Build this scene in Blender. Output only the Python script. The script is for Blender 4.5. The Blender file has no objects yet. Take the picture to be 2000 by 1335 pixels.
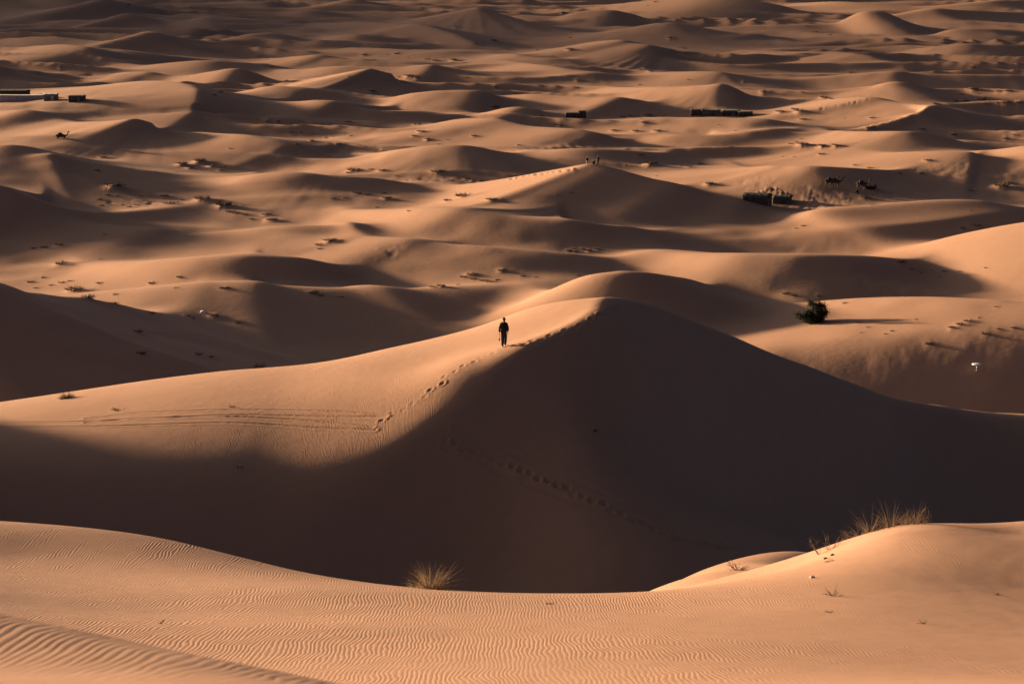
import bpy, bmesh, math, random
import numpy as np
from mathutils import Vector, Matrix

random.seed(7)
RNG = np.random.default_rng(7)
SC = bpy.context.scene
COL = SC.collection

# ----------------------------------------------------------------- camera
W0, H0, FPX = 2000.0, 1335.0, 4722.0          # photograph size, focal length in its pixels (85 mm)
CAM_Z = 60.0
PITCH = math.atan((667.5 + 200.0) / FPX)
cam = bpy.data.cameras.new('camera')
cam.lens = 85.0
cam.sensor_width = 36.0
cam.clip_start = 0.5
cam.clip_end = 20000.0
cam.dof.use_dof = True
cam.dof.focus_distance = 145.0
cam.dof.aperture_fstop = 3.4
camo = bpy.data.objects.new('camera', cam)
camo.location = (0, 0, CAM_Z)
camo.rotation_euler = (math.pi / 2 - PITCH, 0, 0)
COL.objects.link(camo)
SC.camera = camo

# ----------------------------------------------------------------- sky and sun
SUN_EL = math.radians(6.1)
SUN_PHI = math.radians(32.0)                  # from the left, this far beyond the picture plane
sun_dir = Vector((-math.cos(SUN_PHI) * math.cos(SUN_EL), math.sin(SUN_PHI) * math.cos(SUN_EL), math.sin(SUN_EL)))
world = bpy.data.worlds.new('World')
SC.world = world
world.use_nodes = True
wn = world.node_tree
sky = wn.nodes.new('ShaderNodeTexSky')
sky.sky_type = 'NISHITA'
sky.sun_disc = False
sky.sun_elevation = SUN_EL
# Blender: rotation 0 puts the sun at +Y, positive turns clockwise seen from above
sky.sun_rotation = math.atan2(sun_dir.x, sun_dir.y)
sky.dust_density = 1.6
sky.ozone_density = 0.4
sky.air_density = 0.11
bg = wn.nodes['Background']
bg.inputs['Strength'].default_value = 0.05
wn.links.new(sky.outputs[0], bg.inputs[0])
sl = bpy.data.lights.new('sun', 'SUN')
sl.energy = 5.0
sl.angle = math.radians(3.2)
sl.color = (1.0, 0.745, 0.485)
slo = bpy.data.objects.new('sun', sl)
slo.rotation_euler = sun_dir.to_track_quat('Z', 'Y').to_euler()
slo.location = (-40, 20, 120)
COL.objects.link(slo)
SC.view_settings.view_transform = 'Standard'
SC.view_settings.look = 'None'
SC.view_settings.gamma = 1.0
SC.view_settings.exposure = 1.8
SC.view_settings.use_curve_mapping = False
SC.render.film_transparent = False
SC.cycles.max_bounces = 4
SC.cycles.diffuse_bounces = 3

# ----------------------------------------------------------------- picture <-> place
CP, SP = math.cos(PITCH), math.sin(PITCH)


def tdep(row):
    b = (row - H0 / 2) / FPX
    return (SP + b * CP) / (CP - b * SP)


def ucol(px, row):
    b = (row - H0 / 2) / FPX
    return ((px - W0 / 2) / FPX) / (CP - b * SP)


def at(px, row, D):
    return (ucol(px, row) * D, D, CAM_Z - D * tdep(row))


def ath(px, row, h):
    return at(px, row, (CAM_Z - h) / tdep(row))


# ----------------------------------------------------------------- terrain grid (columns fan out from the camera)
uf = np.arange(-0.2375, 0.2376, 0.00053)
uo = 0.2376 + np.cumsum(0.0013 * 1.09 ** np.arange(54))
U = np.concatenate([-uo[::-1], uf, uo])


def rng_rows():
    segs = [(3, 10, .4), (10, 20, .17), (20, 30, .22), (30, 68, .15), (68, 90, .25), (90, 125, .32), (125, 156, .14),
            (156, 180, .5), (180, 255, 1.5), (255, 440, 1.0), (440, 600, 1.3), (600, 900, 2.2), (900, 1450, 5.0)]
    r = [np.arange(a, b, s) for a, b, s in segs]
    r.append(1450 * (6500 / 1450) ** np.linspace(0, 1, 40))
    return np.concatenate(r)


Y = rng_rows()
NR, NC = len(Y), len(U)
YY = np.repeat(Y[:, None], NC, 1)
XX = YY * U[None, :]


def smax(a, b, k):
    h = np.clip(0.5 + 0.5 * (a - b) / k, 0, 1)
    return b + (a - b) * h + k * h * (1 - h)


def smin(a, b, k):
    return -smax(-a, -b, k)


def sstep(a, b, x):
    t = np.clip((x - a) / (b - a), 0, 1)
    return t * t * (3 - 2 * t)


# gradient-free value noise (smooth), own hash table
_tab = RNG.random((256, 256))


def vnoise(x, y):
    xi, yi = np.floor(x).astype(np.int64), np.floor(y).astype(np.int64)
    fx, fy = x - xi, y - yi
    fx = fx * fx * fx * (fx * (fx * 6 - 15) + 10)
    fy = fy * fy * fy * (fy * (fy * 6 - 15) + 10)
    a = _tab[xi & 255, yi & 255]; b = _tab[(xi + 1) & 255, yi & 255]
    c = _tab[xi & 255, (yi + 1) & 255]; d = _tab[(xi + 1) & 255, (yi + 1) & 255]
    return (a * (1 - fx) + b * fx) * (1 - fy) + (c * (1 - fx) + d * fx) * fy - 0.5


# ---- thin-plate sheets for the near dunes
class Sheet:
    def __init__(s, pts, reg=0.002):
        P = np.array(pts, float)
        s.c = P[:, :2] / 50.0
        n = len(P)
        K = s.phi(s.c, s.c) + reg * np.eye(n)
        A = np.zeros((n + 3, n + 3))
        A[:n, :n] = K; A[:n, n] = 1; A[:n, n + 1:] = s.c; A[n:, :n] = A[:n, n:].T
        s.w = np.linalg.solve(A, np.concatenate([P[:, 2], [0, 0, 0]]))

    def phi(s, a, b):
        d2 = ((a[:, None, :] - b[None]) ** 2).sum(-1)
        return 0.5 * d2 * np.log(d2 + 1e-12)

    def __call__(s, X, Yv):
        q = np.stack([X.ravel(), Yv.ravel()], 1) / 50.0
        out = np.empty(len(q))
        for i in range(0, len(q), 100000):
            c = q[i:i + 100000]
            out[i:i + 100000] = s.phi(c, s.c) @ s.w[:-3] + s.w[-3] + c @ s.w[-2:]
        return out.reshape(X.shape)


def below(px, row, ridge, s):
    """point of a face seen at (px,row) that falls with slope s towards the camera from a ridge point"""
    D0 = ridge[2]; z0 = CAM_Z - D0 * tdep(ridge[1])
    return at(px, row, (CAM_Z - z0 + s * D0) / (tdep(row) + s))


# the dune the camera stands on
B_pts = [at(*p) for p in [
    (0, 1335, 12.9), (300, 1335, 12.1), (600, 1335, 11.5), (-300, 1335, 13.8), (0, 1187, 18.8), (200, 1218, 17.1), (400, 1262, 15.2), (600, 1305, 13.4),
    (-250, 1150, 20.8),
    (-250, 1110, 46), (0, 1150, 48), (0, 1092, 57), (0, 1041, 66.5), (300, 1200, 45), (300, 1122, 55), (200, 1053, 65.5), (380, 1068, 64.5), (500, 1093, 61.5),
    (600, 1290, 34.5), (600, 1220, 41), (600, 1150, 51), (620, 1122, 58.5), (900, 1320, 31), (900, 1250, 39), (900, 1190, 48),
    (800, 1146, 56.5), (950, 1156, 55.5), (1100, 1157, 55.5), (1300, 1320, 30), (1300, 1250, 38), (1300, 1190, 49), (1260, 1156, 56.5), (1700, 1320, 30),
    (1700, 1250, 39.3), (1700, 1180, 48.6), (1700, 1110, 55.6), (1740, 1030, 61), (2000, 1320, 33.5), (2000, 1250, 42.8),
    (2000, 1150, 54.2), (2000, 1060, 62.6), (2000, 1016, 66.3), (1755, 1015, 64), (1870, 1019, 64.5), (2250, 1010, 66.5), (2250, 1200, 51),
    (1640, 1060, 65), (1560, 1112, 62), (1450, 1138, 62), (1350, 1152, 61),
    (1300, 1153, 66), (1400, 1100, 84), (1330, 1126, 74), (1470, 1100, 80), (1500, 1089, 90), (1590, 1088, 91), (1640, 1084, 88),
]]
for px, D, z in [(0, 22, 52.6), (0, 30, 49.9), (300, 22, 52.4), (300, 30, 50.0), (600, 20, 52.6), (1000, 14, 55.0), (1500, 14, 54.8), (2000, 14, 54.8),
                 (1000, 22, 52.2), (1600, 22, 52.4), (2100, 22, 52.6),
                 (0, 76, 36.5), (400, 72, 37), (700, 68, 38), (950, 68, 37.8), (1130, 68, 38.7), (0, 90, 30), (400, 88, 29.5), (800, 84, 30), (1000, 84, 31.5),
                 (300, 110, 22), (700, 105, 23), (1000, 104, 25.5), (1200, 100, 29), (1250, 120, 24),
                 (1780, 70, 39.5), (1900, 70, 39.5), (2050, 70, 39.3), (1830, 84, 32.5), (2000, 84, 31), (1720, 78, 37.4), (1740, 92, 32), (1780, 110, 23), (1880, 110, 17), (2050, 110, 17),
                 (1600, 132, 18), (1500, 97, 32.2), (1500, 110, 27.5), (1500, 124, 22), (1400, 95, 32.5), (1400, 110, 27), (1300, 94, 32), (1580, 122, 22), (1600, 100, 31.2), (1600, 110, 27.8), (1750, 140, 8), (2000, 140, 4), (1200, 140, 18), (900, 130, 16), (300, 135, 12)]:
    u = ucol(px, 1000)
    B_pts.append((u * D, D, z))
sheetB = Sheet(B_pts)

# the big dune with the walker: L = sunlit flank, terrace and hidden back, R = face turned to the camera
ridge_pts = [(830, 770, 141), (900, 708, 143.5), (985, 676, 145.2), (1060, 655, 146.8), (1130, 627, 148.6), (1178, 600, 150.5), (1196, 582, 154)]
sil_R = [(1300, 597, 157), (1450, 650, 163), (1600, 710, 170), (1700, 747, 175), (1850, 781, 180), (2000, 797, 183), (2250, 812, 184)]
sil_L = [(-250, 830, 168), (0, 790, 165), (150, 765, 163), (300, 741, 161), (450, 722, 159), (640, 706, 157), (750, 681, 156.5), (870, 656, 156), (960, 632, 157.5),
         (1010, 607, 158), (1080, 590, 157), (1180, 578, 154.3)]
L_pts = [at(*p) for p in sil_L] + [at(*p) for p in ridge_pts] + [at(*p) for p in [
    (0, 830, 145), (0, 880, 134), (200, 800, 148), (200, 880, 134.5), (450, 780, 146), (450, 866, 135.8), (640, 760, 145.5), (640, 846, 137),
    (740, 822, 138.5), (850, 705, 148.5), (-250, 860, 142)]]
for p in sil_L:
    x, y, z = at(*p)
    L_pts += [(x * 1.06, y + 14, z - 5.0), (x * 1.2, y + 40, z - 16.0)]
for p in [(0, 888, 133), (450, 876, 135), (740, 822, 138.5), (985, 676, 145.2)]:
    x, y, z = at(*p)
    L_pts.append((x * 0.9, y - 16, z - 0.2))
for p in sil_R:
    x, y, z = at(*p)
    L_pts += [(x, y, z), (x * 1.05, y + 12, z - 5.5), (x * 1.1, y + 36, z - 17), (x * 0.97, y - 14, z + 5.0)]
sheetL = Sheet(L_pts)
R_pts = [at(*p) for p in ridge_pts] + [at(*p) for p in sil_R]
for rd, rows in [((-250, 880, 132), ((960, .6), (1050, .62))), ((0, 888, 133), ((930, .6), (1030, .62))), ((200, 892, 133.5), ((930, .6), (1040, .62))),
                 ((450, 876, 135), ((900, .6), (1000, .62), (1100, .62))), ((640, 856, 136.6), ((900, .58), (1050, .6))),
                 ((740, 822, 138.5), ((920, .56), (1100, .58))), ((900, 708, 143.5), ((800, .54), (930, .57), (1100, .58))),
                 ((985, 676, 145.2), ((760, .56), (850, .55), (1000, .54), (1120, .54))), ((1060, 655, 146.8), ((760, .52), (860, .5), (960, .48))),
                 ((1180, 590, 152.5), ((700, .42), (800, .42), (880, .40), (980, .39))), ((1300, 597, 157), ((720, .5), (850, .48), (960, .43))),
                 ((1450, 650, 163), ((760, .58), (900, .58), (1000, .50))), ((1600, 710, 170), ((820, .58), (1000, .56))),
                 ((1750, 760, 178.5), ((850, .55), (1000, .5))), ((1900, 788, 182), ((880, .52), (1000, .46))), ((2050, 800, 183), ((880, .5), (1000, .45))),
                 ((2250, 812, 184), ((880, .5), (1000, .45)))]:
    R_pts.append(at(*rd))
    for row, s in rows:
        R_pts.append(below(rd[0], row, rd, s))
R_pts += [at(1480, 1030, 137), at(1560, 1062, 137), at(1400, 1080, 130), at(1500, 1092, 132), at(1200, 1120, 126)]
for p in sil_R:
    x, y, z = at(*p)
    R_pts.append((x * 1.03, y + 12, z + 4.5))
for p in [(0, 888, 133), (450, 876, 135), (985, 676, 145.2), (1180, 590, 152.5)]:
    x, y, z = at(*p)
    R_pts.append((x, y + 14, z + 4.0))
sheetR = Sheet(R_pts)

# ---- dune strokes: crest points (px, row, height above the plain, slope towards camera), slope behind
ST = []


def dune(pts, mf=.4, mb=.28, r=1.6):
    k = .74 if pts[len(pts) // 2][1] > 360 else .52
    ST.append((pts, mf * k, mb * .7, r * (1.7 if k > .7 else 1.0) if r > 1 else r * 1.1))


dune([(-250, 520, 20), (-100, 540, 19), (0, 561, 17), (60, 592, 13.5), (172, 637, 10), (244, 647, 8.5), (346, 673, 6), (429, 686, 4), (495, 699, 2.5), (610, 714, .5)], .4, .5, 2.5)
dune([(-100, 545, 18), (0, 561, 16), (105, 577, 12), (172, 582, 11), (238, 598, 8), (313, 611, 5), (363, 621, 3)], .45, .45)
dune([(110, 577, 3), (200, 570, 4.5), (312, 559, 6), (375, 554, 6.5), (425, 553, 6.5), (500, 552, 6), (562, 561, 4.8), (675, 564, 4.2), (745, 559, 4.6), (812, 565, 3.8), (875, 562, 3.8), (1000, 556, 3.4), (1080, 552, 2)], .2, .35, 3)
dune([(980, 576, 1), (1060, 568, 3), (1100, 560, 4.5), (1150, 537, 7.5), (1200, 532, 8.5), (1250, 531, 8.5), (1300, 536, 6.5), (1360, 550, 4), (1420, 570, 1)], .55, .22, 1.2)
dune([(1520, 592, .5), (1570, 590, 2.5), (1612, 587, 4), (1680, 582, 5.5), (1780, 581, 6.5), (1880, 584, 7), (1975, 589, 7.5), (2100, 596, 8)], .16, .4, 2)
dune([(170, 513, 1), (250, 511, 3), (325, 506, 4.5), (400, 501, 5.3), (475, 499, 5.6), (537, 500, 5.5), (600, 505, 5), (650, 515, 3.5), (700, 524, 1.8)], .5, .16, 1.5)
dune([(-120, 360, 8), (-60, 374, 7), (32, 397, 6), (112, 426, 4), (195, 440, 3.5), (300, 446, 3), (365, 457, 1.8), (450, 450, 2), (550, 442, 3), (650, 440, 4), (685, 434, 4.6), (730, 444, 3.4), (775, 462, 1.5)], .17, .5, 2.5)
dune([(700, 464, 3.5), (787, 464, 5), (850, 475, 5), (925, 482, 4.6), (1000, 486, 4.2), (1100, 494, 3.4), (1175, 501, 2.6), (1225, 501, 2.6), (1300, 494, 3.4)], .25, .4, 2.2)
dune([(1225, 502, 2), (1300, 494, 3.2), (1425, 494, 4.6), (1500, 496, 5.6), (1600, 497, 5.8), (1700, 500, 5), (1770, 506, 3)], .5, .25, 1.5)
dune([(1690, 510, 1), (1780, 482, 3.5), (1900, 452, 6), (2060, 426, 9), (2300, 405, 12)], .4, .4, 3)
dune([(680, 409, 1), (770, 408, 3.5), (825, 405, 6), (862, 404, 7), (900, 406, 7), (937, 414, 6.5), (1000, 424, 6), (1100, 429, 5.4), (1162, 436, 5), (1225, 447, 4.2), (1275, 455, 3.4)], .5, .2, 1.5)
dune([(1225, 448, 3), (1275, 455, 3), (1350, 457, 2.6), (1425, 452, 3), (1500, 451, 3.2), (1550, 435, 4), (1600, 412, 5), (1700, 402, 5), (1825, 392, 5.5), (1912, 391, 5.5), (1962, 400, 4.6), (2000, 408, 4), (2060, 420, 2)], .22, .4, 2.5)
dune([(1540, 453, 2.6), (1640, 449, 3.6), (1750, 441, 4), (1850, 431, 4.2), (1930, 424, 4.2), (1990, 420, 3.5)], .55, .1, 1.2)
dune([(850, 363, 1.5), (925, 357, 3), (1000, 346, 5.4), (1060, 335, 7.4), (1110, 326, 9), (1150, 319, 10.5), (1165, 321, 10.2), (1200, 329, 9), (1265, 347, 7.4), (1325, 359, 7.2), (1400, 380, 6.3), (1450, 388, 5.4), (1500, 401, 4), (1560, 412, 2)], .36, .45, .8)
dune([(370, 354, 1), (450, 346, 3.2), (520, 337, 5), (580, 336, 5.5), (640, 342, 5), (725, 347, 4), (800, 357, 2.5), (860, 363, 1.4)], .3, .3, 2)
dune([(420, 396, 1), (500, 391, 2), (560, 387, 2.6), (640, 387, 2.6), (750, 392, 2), (840, 395, 1)], .15, .3, 2)
dune([(-80, 355, 9), (0, 364, 8), (62, 388, 6.4), (100, 401, 5), (150, 411, 3.8), (207, 415, 3), (262, 412, 2.8), (325, 407, 2.4), (400, 402, 1.4)], .45, .4, 1.5)
dune([(0, 346, 4), (45, 320, 6), (94, 303, 7.5), (120, 308, 7), (150, 319, 6), (180, 327, 5.2), (250, 335, 4), (300, 340, 3.4), (362, 346, 2.6), (412, 346, 2.4), (462, 340, 3), (500, 336, 3.6)], .42, .4, 1)
dune([(-80, 287, 8), (0, 283, 9), (32, 283, 8.8), (62, 287, 8), (100, 297, 6.5), (150, 310, 4)], .3, .3)
dune([(-60, 268, 3), (0, 267, 4), (60, 266, 4.5), (110, 268, 4.5), (175, 271, 4), (240, 275, 2.5)], .4, .3)
dune([(40, 238, 2), (100, 239, 3), (187, 237, 5), (237, 234, 7), (261, 231, 8), (287, 240, 7), (312, 250, 5), (350, 260, 2.6)], .3, .35, .8)
dune([(330, 268, 1), (380, 263, 3), (425, 261, 4.6), (475, 263, 5.2), (520, 270, 5), (560, 278, 4.5), (580, 284, 4.2), (612, 295, 3), (650, 308, 1)], .35, .3)
dune([(-60, 226, 2), (0, 218, 5), (45, 214, 6.5), (75, 219, 6), (112, 232, 3)], .4, .3, 1)
dune([(140, 186, 1.5), (165, 178, 3), (225, 165, 6), (280, 159, 8), (330, 162, 9), (384, 172, 9.6), (410, 183, 8), (440, 196, 5), (470, 206, 2.5)], .22, .35, 1)
dune([(330, 163, 8.8), (378, 171, 9.4), (385, 182, 8.8), (385, 200, 7.2), (384, 212, 6), (385, 222, 4.6)], .2, .36, .6)
dune([(440, 190, 2), (500, 173, 5), (545, 168, 6.5), (600, 172, 6.5), (650, 181, 5.5), (700, 190, 4), (750, 191, 3.6), (800, 183, 4.6), (850, 178, 6), (912, 176, 7), (950, 180, 6.5), (987, 194, 4), (1020, 205, 1.5)], .4, .25)
dune([(480, 216, 2), (530, 204, 4), (575, 199, 5.5), (612, 196, 6.5), (650, 197, 6.2), (675, 204, 5.6), (700, 211, 5), (750, 216, 4.6), (812, 216, 4.6), (850, 219, 3.6), (887, 227, 2)], .42, .25)
dune([(820, 252, 1), (860, 241, 3), (900, 232, 4.6), (962, 231, 6), (1000, 239, 5.6), (1037, 246, 5.4), (1112, 251, 5.6), (1150, 256, 5.6), (1175, 261, 5), (1200, 270, 4), (1237, 282, 2.6), (1280, 290, 1)], .26, .4, .9)
dune([(650, 306, 1), (720, 300, 2.6), (800, 289, 4.6), (850, 284, 6), (900, 283, 6.5), (937, 287, 6), (975, 295, 4.5), (1020, 302, 2)], .36, .3)
dune([(1000, 298, 2), (1060, 293, 4), (1120, 290, 5), (1200, 292, 4.6), (1280, 297, 3), (1350, 300, 1.5)], .4, .25)
dune([(1225, 262, 2), (1300, 261, 3.5), (1370, 264, 4), (1430, 261, 4.6), (1480, 253, 4.6), (1530, 250, 4), (1580, 255, 3)], .36, .3)
dune([(1580, 257, 2), (1650, 256, 4.6), (1750, 256, 7), (1800, 258, 7), (1837, 267, 5), (1870, 277, 2)], .38, .35)
dune([(1560, 312, 1), (1650, 304, 2.6), (1750, 297, 4.6), (1830, 295, 6), (1890, 296, 7), (1912, 301, 6.6), (1950, 310, 5), (2000, 322, 3)], .24, .3, 1)
dune([(1880, 297, 3), (1950, 291, 6), (2010, 284, 8), (2090, 280, 8)], .5, .3)
dune([(1460, 333, 1), (1500, 329, 4), (1525, 324, 6.4), (1545, 323, 7), (1600, 324, 7), (1687, 329, 6), (1750, 332, 4.6), (1825, 335, 3)], .5, .3, .8)
dune([(1512, 328, 5.5), (1525, 335, 5), (1562, 347, 3.6), (1600, 360, 2), (1640, 369, .8)], .35, .2, 1)
dune([(1500, 197, 2), (1575, 196, 3.6), (1640, 192, 5), (1700, 189, 6.5), (1740, 197, 5.5), (1790, 204, 6), (1820, 207, 6.5), (1850, 212, 5.5), (1885, 228, 2.6), (1920, 245, .5)], .28, .35, 1)
dune([(1820, 207, 6.5), (1800, 212, 6.2), (1794, 218, 5.6), (1788, 230, 3.5)], .3, .5, .5)
dune([(1440, 158, 1), (1500, 151, 3), (1575, 151, 4), (1650, 146, 4.6), (1712, 141, 5), (1750, 139, 5.6), (1800, 144, 5), (1860, 145, 4.6), (1930, 146, 5), (2000, 147, 5), (2100, 147, 4)], .45, .25)
dune([(1600, 181, 2), (1650, 176, 3), (1700, 168, 4.6), (1745, 160, 6), (1780, 163, 5.6), (1812, 174, 3.6), (1860, 186, 1)], .25, .3)
dune([(1380, 109, 1.5), (1450, 108, 3), (1500, 101, 3.6), (1600, 101, 5), (1680, 106, 6), (1725, 118, 4), (1765, 130, 1.5)], .32, .3)
dune([(1650, 98, 2), (1750, 98, 3), (1812, 92, 5), (1870, 86, 7), (1910, 86, 7), (2000, 88, 6), (2100, 90, 5)], .42, .3)
dune([(1370, 54, 3), (1425, 51, 4.6), (1500, 48, 5), (1560, 47, 4.6), (1625, 46, 5), (1650, 37, 7.5), (1685, 22, 11), (1720, 21, 11.5), (1740, 28, 9.5), (1780, 45, 5), (1810, 52, 2)], .38, .3, 1)
dune([(1740, 29, 4), (1812, 17, 8), (1860, 18, 7), (1950, 22, 6), (2050, 24, 5)], .4, .3)
dune([(1560, 64, 2), (1640, 66, 3.6), (1720, 69, 4), (1790, 71, 4.6), (1830, 75, 3)], .4, .25)
dune([(1820, 71, 2), (1855, 58, 6), (1920, 55, 7), (1990, 60, 5)], .3, .3)
dune([(980, 38, 2), (1040, 33, 5), (1087, 32, 5.6), (1130, 23, 7), (1190, 19, 8.5), (1225, 25, 7.5), (1250, 32, 5.6), (1280, 42, 2)], .36, .3)
dune([(1200, 60, 2), (1240, 53, 5), (1287, 45, 8), (1315, 44, 8.5), (1340, 48, 7.5), (1365, 56, 4.6), (1390, 63, 2)], .32, .3)
dune([(1350, 72, 1.5), (1400, 67, 3.6), (1470, 65, 5), (1490, 70, 3.6), (1510, 76, 1.5)], .28, .3)
dune([(1080, 97, 1.5), (1125, 92, 4), (1160, 82, 7), (1212, 78, 9), (1235, 84, 8.5), (1275, 89, 8), (1300, 100, 6), (1325, 111, 4), (1350, 122, 1)], .3, .32)
dune([(950, 110, 2), (1000, 106, 5), (1040, 112, 5), (1100, 115, 4.6), (1140, 121, 3), (1170, 132, 1)], .42, .28)
dune([(960, 124, 1.5), (1000, 122, 4), (1062, 127, 5), (1125, 137, 5), (1175, 142, 4), (1240, 150, 2.6), (1300, 156, 1)], .34, .3)
dune([(1260, 143, 2), (1330, 140, 4), (1400, 140, 5.6), (1437, 145, 4.6), (1475, 152, 2.6), (1510, 158, 1)], .3, .28)
dune([(1130, 173, 2), (1200, 170, 3), (1290, 170, 5), (1370, 167, 6.5), (1412, 164, 7.5), (1440, 173, 6), (1465, 185, 3), (1500, 192, 1)], .45, .25)
dune([(950, 197, 2), (1000, 187, 4), (1040, 184, 5), (1100, 188, 5), (1160, 190, 5), (1210, 190, 5.6), (1245, 200, 4.6), (1300, 214, 3), (1360, 226, 1)], .38, .28)
dune([(930, 223, 1.5), (1000, 209, 5), (1040, 213, 5), (1075, 222, 4), (1120, 229, 3.6), (1200, 231, 3), (1300, 229, 3.6), (1380, 229, 4), (1440, 230, 5), (1500, 233, 5.6), (1550, 243, 3), (1590, 252, 1)], .3, .28)
dune([(40, 25, 2), (100, 17, 5), (160, 7, 8), (202, -3, 12), (225, 6, 10), (250, 20, 6), (280, 30, 2)], .36, .3, 1)
dune([(-60, 51, 3), (60, 47, 4), (130, 39, 4.6), (200, 38, 5), (235, 28, 8), (255, 27, 8.5), (275, 36, 7), (300, 48, 3)], .4, .3)
dune([(280, 32, 4), (320, 38, 5), (350, 41, 5.5), (420, 44, 5), (500, 46, 4), (560, 48, 2)], .42, .28)
dune([(-60, 78, 3), (0, 76, 4), (60, 72, 5.6), (110, 72, 5), (160, 77, 4), (200, 80, 4.2), (240, 75, 6), (270, 66, 8.5), (292, 61, 10), (308, 67, 9), (330, 79, 6), (350, 89, 3.6), (380, 100, 1)], .36, .32, 1)
dune([(400, 90, 2), (440, 76, 4), (500, 65, 6), (545, 65, 5.6), (590, 75, 3), (640, 82, 1)], .36, .3)
dune([(600, 78, 2), (650, 70, 4), (700, 66, 5.6), (740, 70, 5.6), (780, 74, 4), (820, 82, 1.5)], .42, .28)
dune([(560, 50, 2), (625, 46, 4), (690, 42, 5.6), (760, 45, 5.5), (800, 47, 8), (818, 46, 9), (850, 55, 7), (887, 67, 4.6), (925, 82, 1)], .36, .32, 1)
dune([(740, 43, 1.5), (812, 38, 3.6), (850, 30, 6), (900, 20, 9.5), (937, 14, 12), (955, 22, 10), (978, 31, 6), (1005, 42, 2)], .34, .34, 1)
dune([(540, 30, 1.5), (590, 21, 4), (620, 20, 4.6), (660, 25, 3), (700, 32, 1)], .36, .3)
dune([(620, 10, 2), (660, 3, 5), (692, -2, 8), (720, 6, 5), (750, 14, 2)], .36, .3)
dune([(740, 15, 2), (800, 13, 3), (880, 11, 3.6), (940, 10, 4), (1000, 13, 3), (1060, 16, 2)], .4, .3)
dune([(300, 15, 2), (380, 8, 4), (450, 6, 5), (520, 2, 6), (560, 8, 3)], .36, .3)
dune([(1200, 8, 4), (1300, -2, 9), (1400, -6, 10), (1500, 6, 8), (1560, 20, 3)], .36, .3)
dune([(1560, 6, 3), (1640, 3, 5), (1720, 8, 5), (1800, 12, 4), (1900, 4, 6), (1960, 0, 7), (2050, 4, 5)], .36, .3)
dune([(-60, 100, 2), (0, 98, 3), (75, 90, 5), (125, 87, 6), (165, 92, 5), (190, 103, 5), (217, 119, 5), (250, 125, 4.6), (287, 127, 4.2), (337, 122, 4.2), (400, 118, 5), (450, 120, 4.6), (500, 123, 3)], .34, .3)
dune([(190, 158, 1.5), (230, 143, 3.6), (280, 140, 4.6), (320, 146, 4), (350, 149, 3.6), (400, 142, 5), (440, 135, 6.5), (465, 134, 7), (490, 139, 6), (520, 150, 3), (550, 160, 1)], .34, .3)
dune([(-60, 118, 9), (0, 130, 7), (30, 140, 6), (70, 147, 5), (120, 155, 3.6), (170, 161, 1.5)], .34, .3)
dune([(510, 120, 1), (560, 112, 3), (620, 107, 5), (650, 113, 4), (690, 117, 3.6), (740, 120, 3.6), (800, 121, 3.6), (870, 123, 2.5)], .42, .28)
dune([(540, 138, 2), (600, 134, 4), (662, 129, 5), (710, 130, 4.6), (780, 131, 4.4), (840, 126, 6.5), (870, 131, 5.6), (905, 137, 4), (960, 140, 4), (1000, 141, 4), (1060, 146, 2)], .38, .28)
dune([(570, 160, 2), (625, 152, 4), (675, 142, 6.5), (720, 134, 9), (735, 140, 8.5), (762, 152, 6.5), (787, 162, 4.6), (825, 173, 2)], .32, .34, 1)
dune([(690, 93, 2.6), (740, 94, 4), (800, 97, 4), (900, 97, 4), (1000, 99, 4), (1060, 100, 2)], .26, .3)


def catmull(P, n):
    P = np.array(P, float)
    Q = np.vstack([2 * P[0] - P[1], P, 2 * P[-1] - P[-2]])
    out = []
    for i in range(1, len(Q) - 2):
        t = np.linspace(0, 1, n, endpoint=False)[:, None]
        a, b, c, d = Q[i - 1], Q[i], Q[i + 1], Q[i + 2]
        out.append(0.5 * (2 * b + (c - a) * t + (2 * a - 5 * b + 4 * c - d) * t ** 2 + (3 * b - a - 3 * c + d) * t ** 3))
    out.append(Q[-2][None])
    return np.vstack(out)


def base_plain(X, Yv):
    z = 1.5 * vnoise(X / 70 + 11, Yv / 55 + 3) + 0.5 * vnoise(X / 23 + 5, Yv / 19)
    # low running dunes between the big ones: long across the wind, steeper on the near side
    wx = X + 26 * vnoise(X / 60 + 2, Yv / 60 + 8)
    wy = Yv + 34 * vnoise(X / 75 + 31, Yv / 70 + 1) + 12 * vnoise(X / 28, Yv / 26 + 4)
    amp = np.clip(.75 + 1.5 * vnoise(X / 90 + 7, Yv / 80 + 2), 0, 1)
    ph = (wy + .25 * wx) / 37.0
    fr = ph - np.floor(ph)
    prof = np.where(fr < .36, (fr / .36) ** 1.35, ((1 - fr) / .64) ** 1.5)      # windward back, brink, slip face
    z = z + sstep(285, 360, Yv) * (2.6 + 3.6 * sstep(470, 700, Yv)) * amp * (prof - .4)
    # dunelets
    p2 = (Yv + .4 * X + 9 * vnoise(X / 22 + 5, Yv / 22 + 3) + 4 * vnoise(X / 9, Yv / 9)) / 19.0
    f2 = p2 - np.floor(p2)
    a2 = np.clip(.1 + 1.7 * vnoise(X / 48 + 17, Yv / 44 + 12), 0, 1)
    z = z + sstep(330, 420, Yv) * 1.0 * a2 * (np.where(f2 < .4, sstep(0, .4, f2), sstep(1, .4, f2)) - .4)
    z = z + .5 * sstep(470, 720, Yv) + .6 * sstep(330, 470, Yv)
    far = sstep(1250, 1700, Yv)
    z = z + far * (9 * np.abs(vnoise(X / 160, Yv / 110)) + 4 * vnoise(X / 60, Yv / 70))
    return z


ZZ = base_plain(XX, YY)
# beyond the frame on both sides: other dunes of the same field
side = sstep(0.23, 0.34, np.abs(XX / YY)) * sstep(230, 300, YY)
ZZ = ZZ + side * (7 * np.maximum(0, vnoise(XX / 75 + 40, YY / 60 + 9) * 2) + 0)

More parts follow.
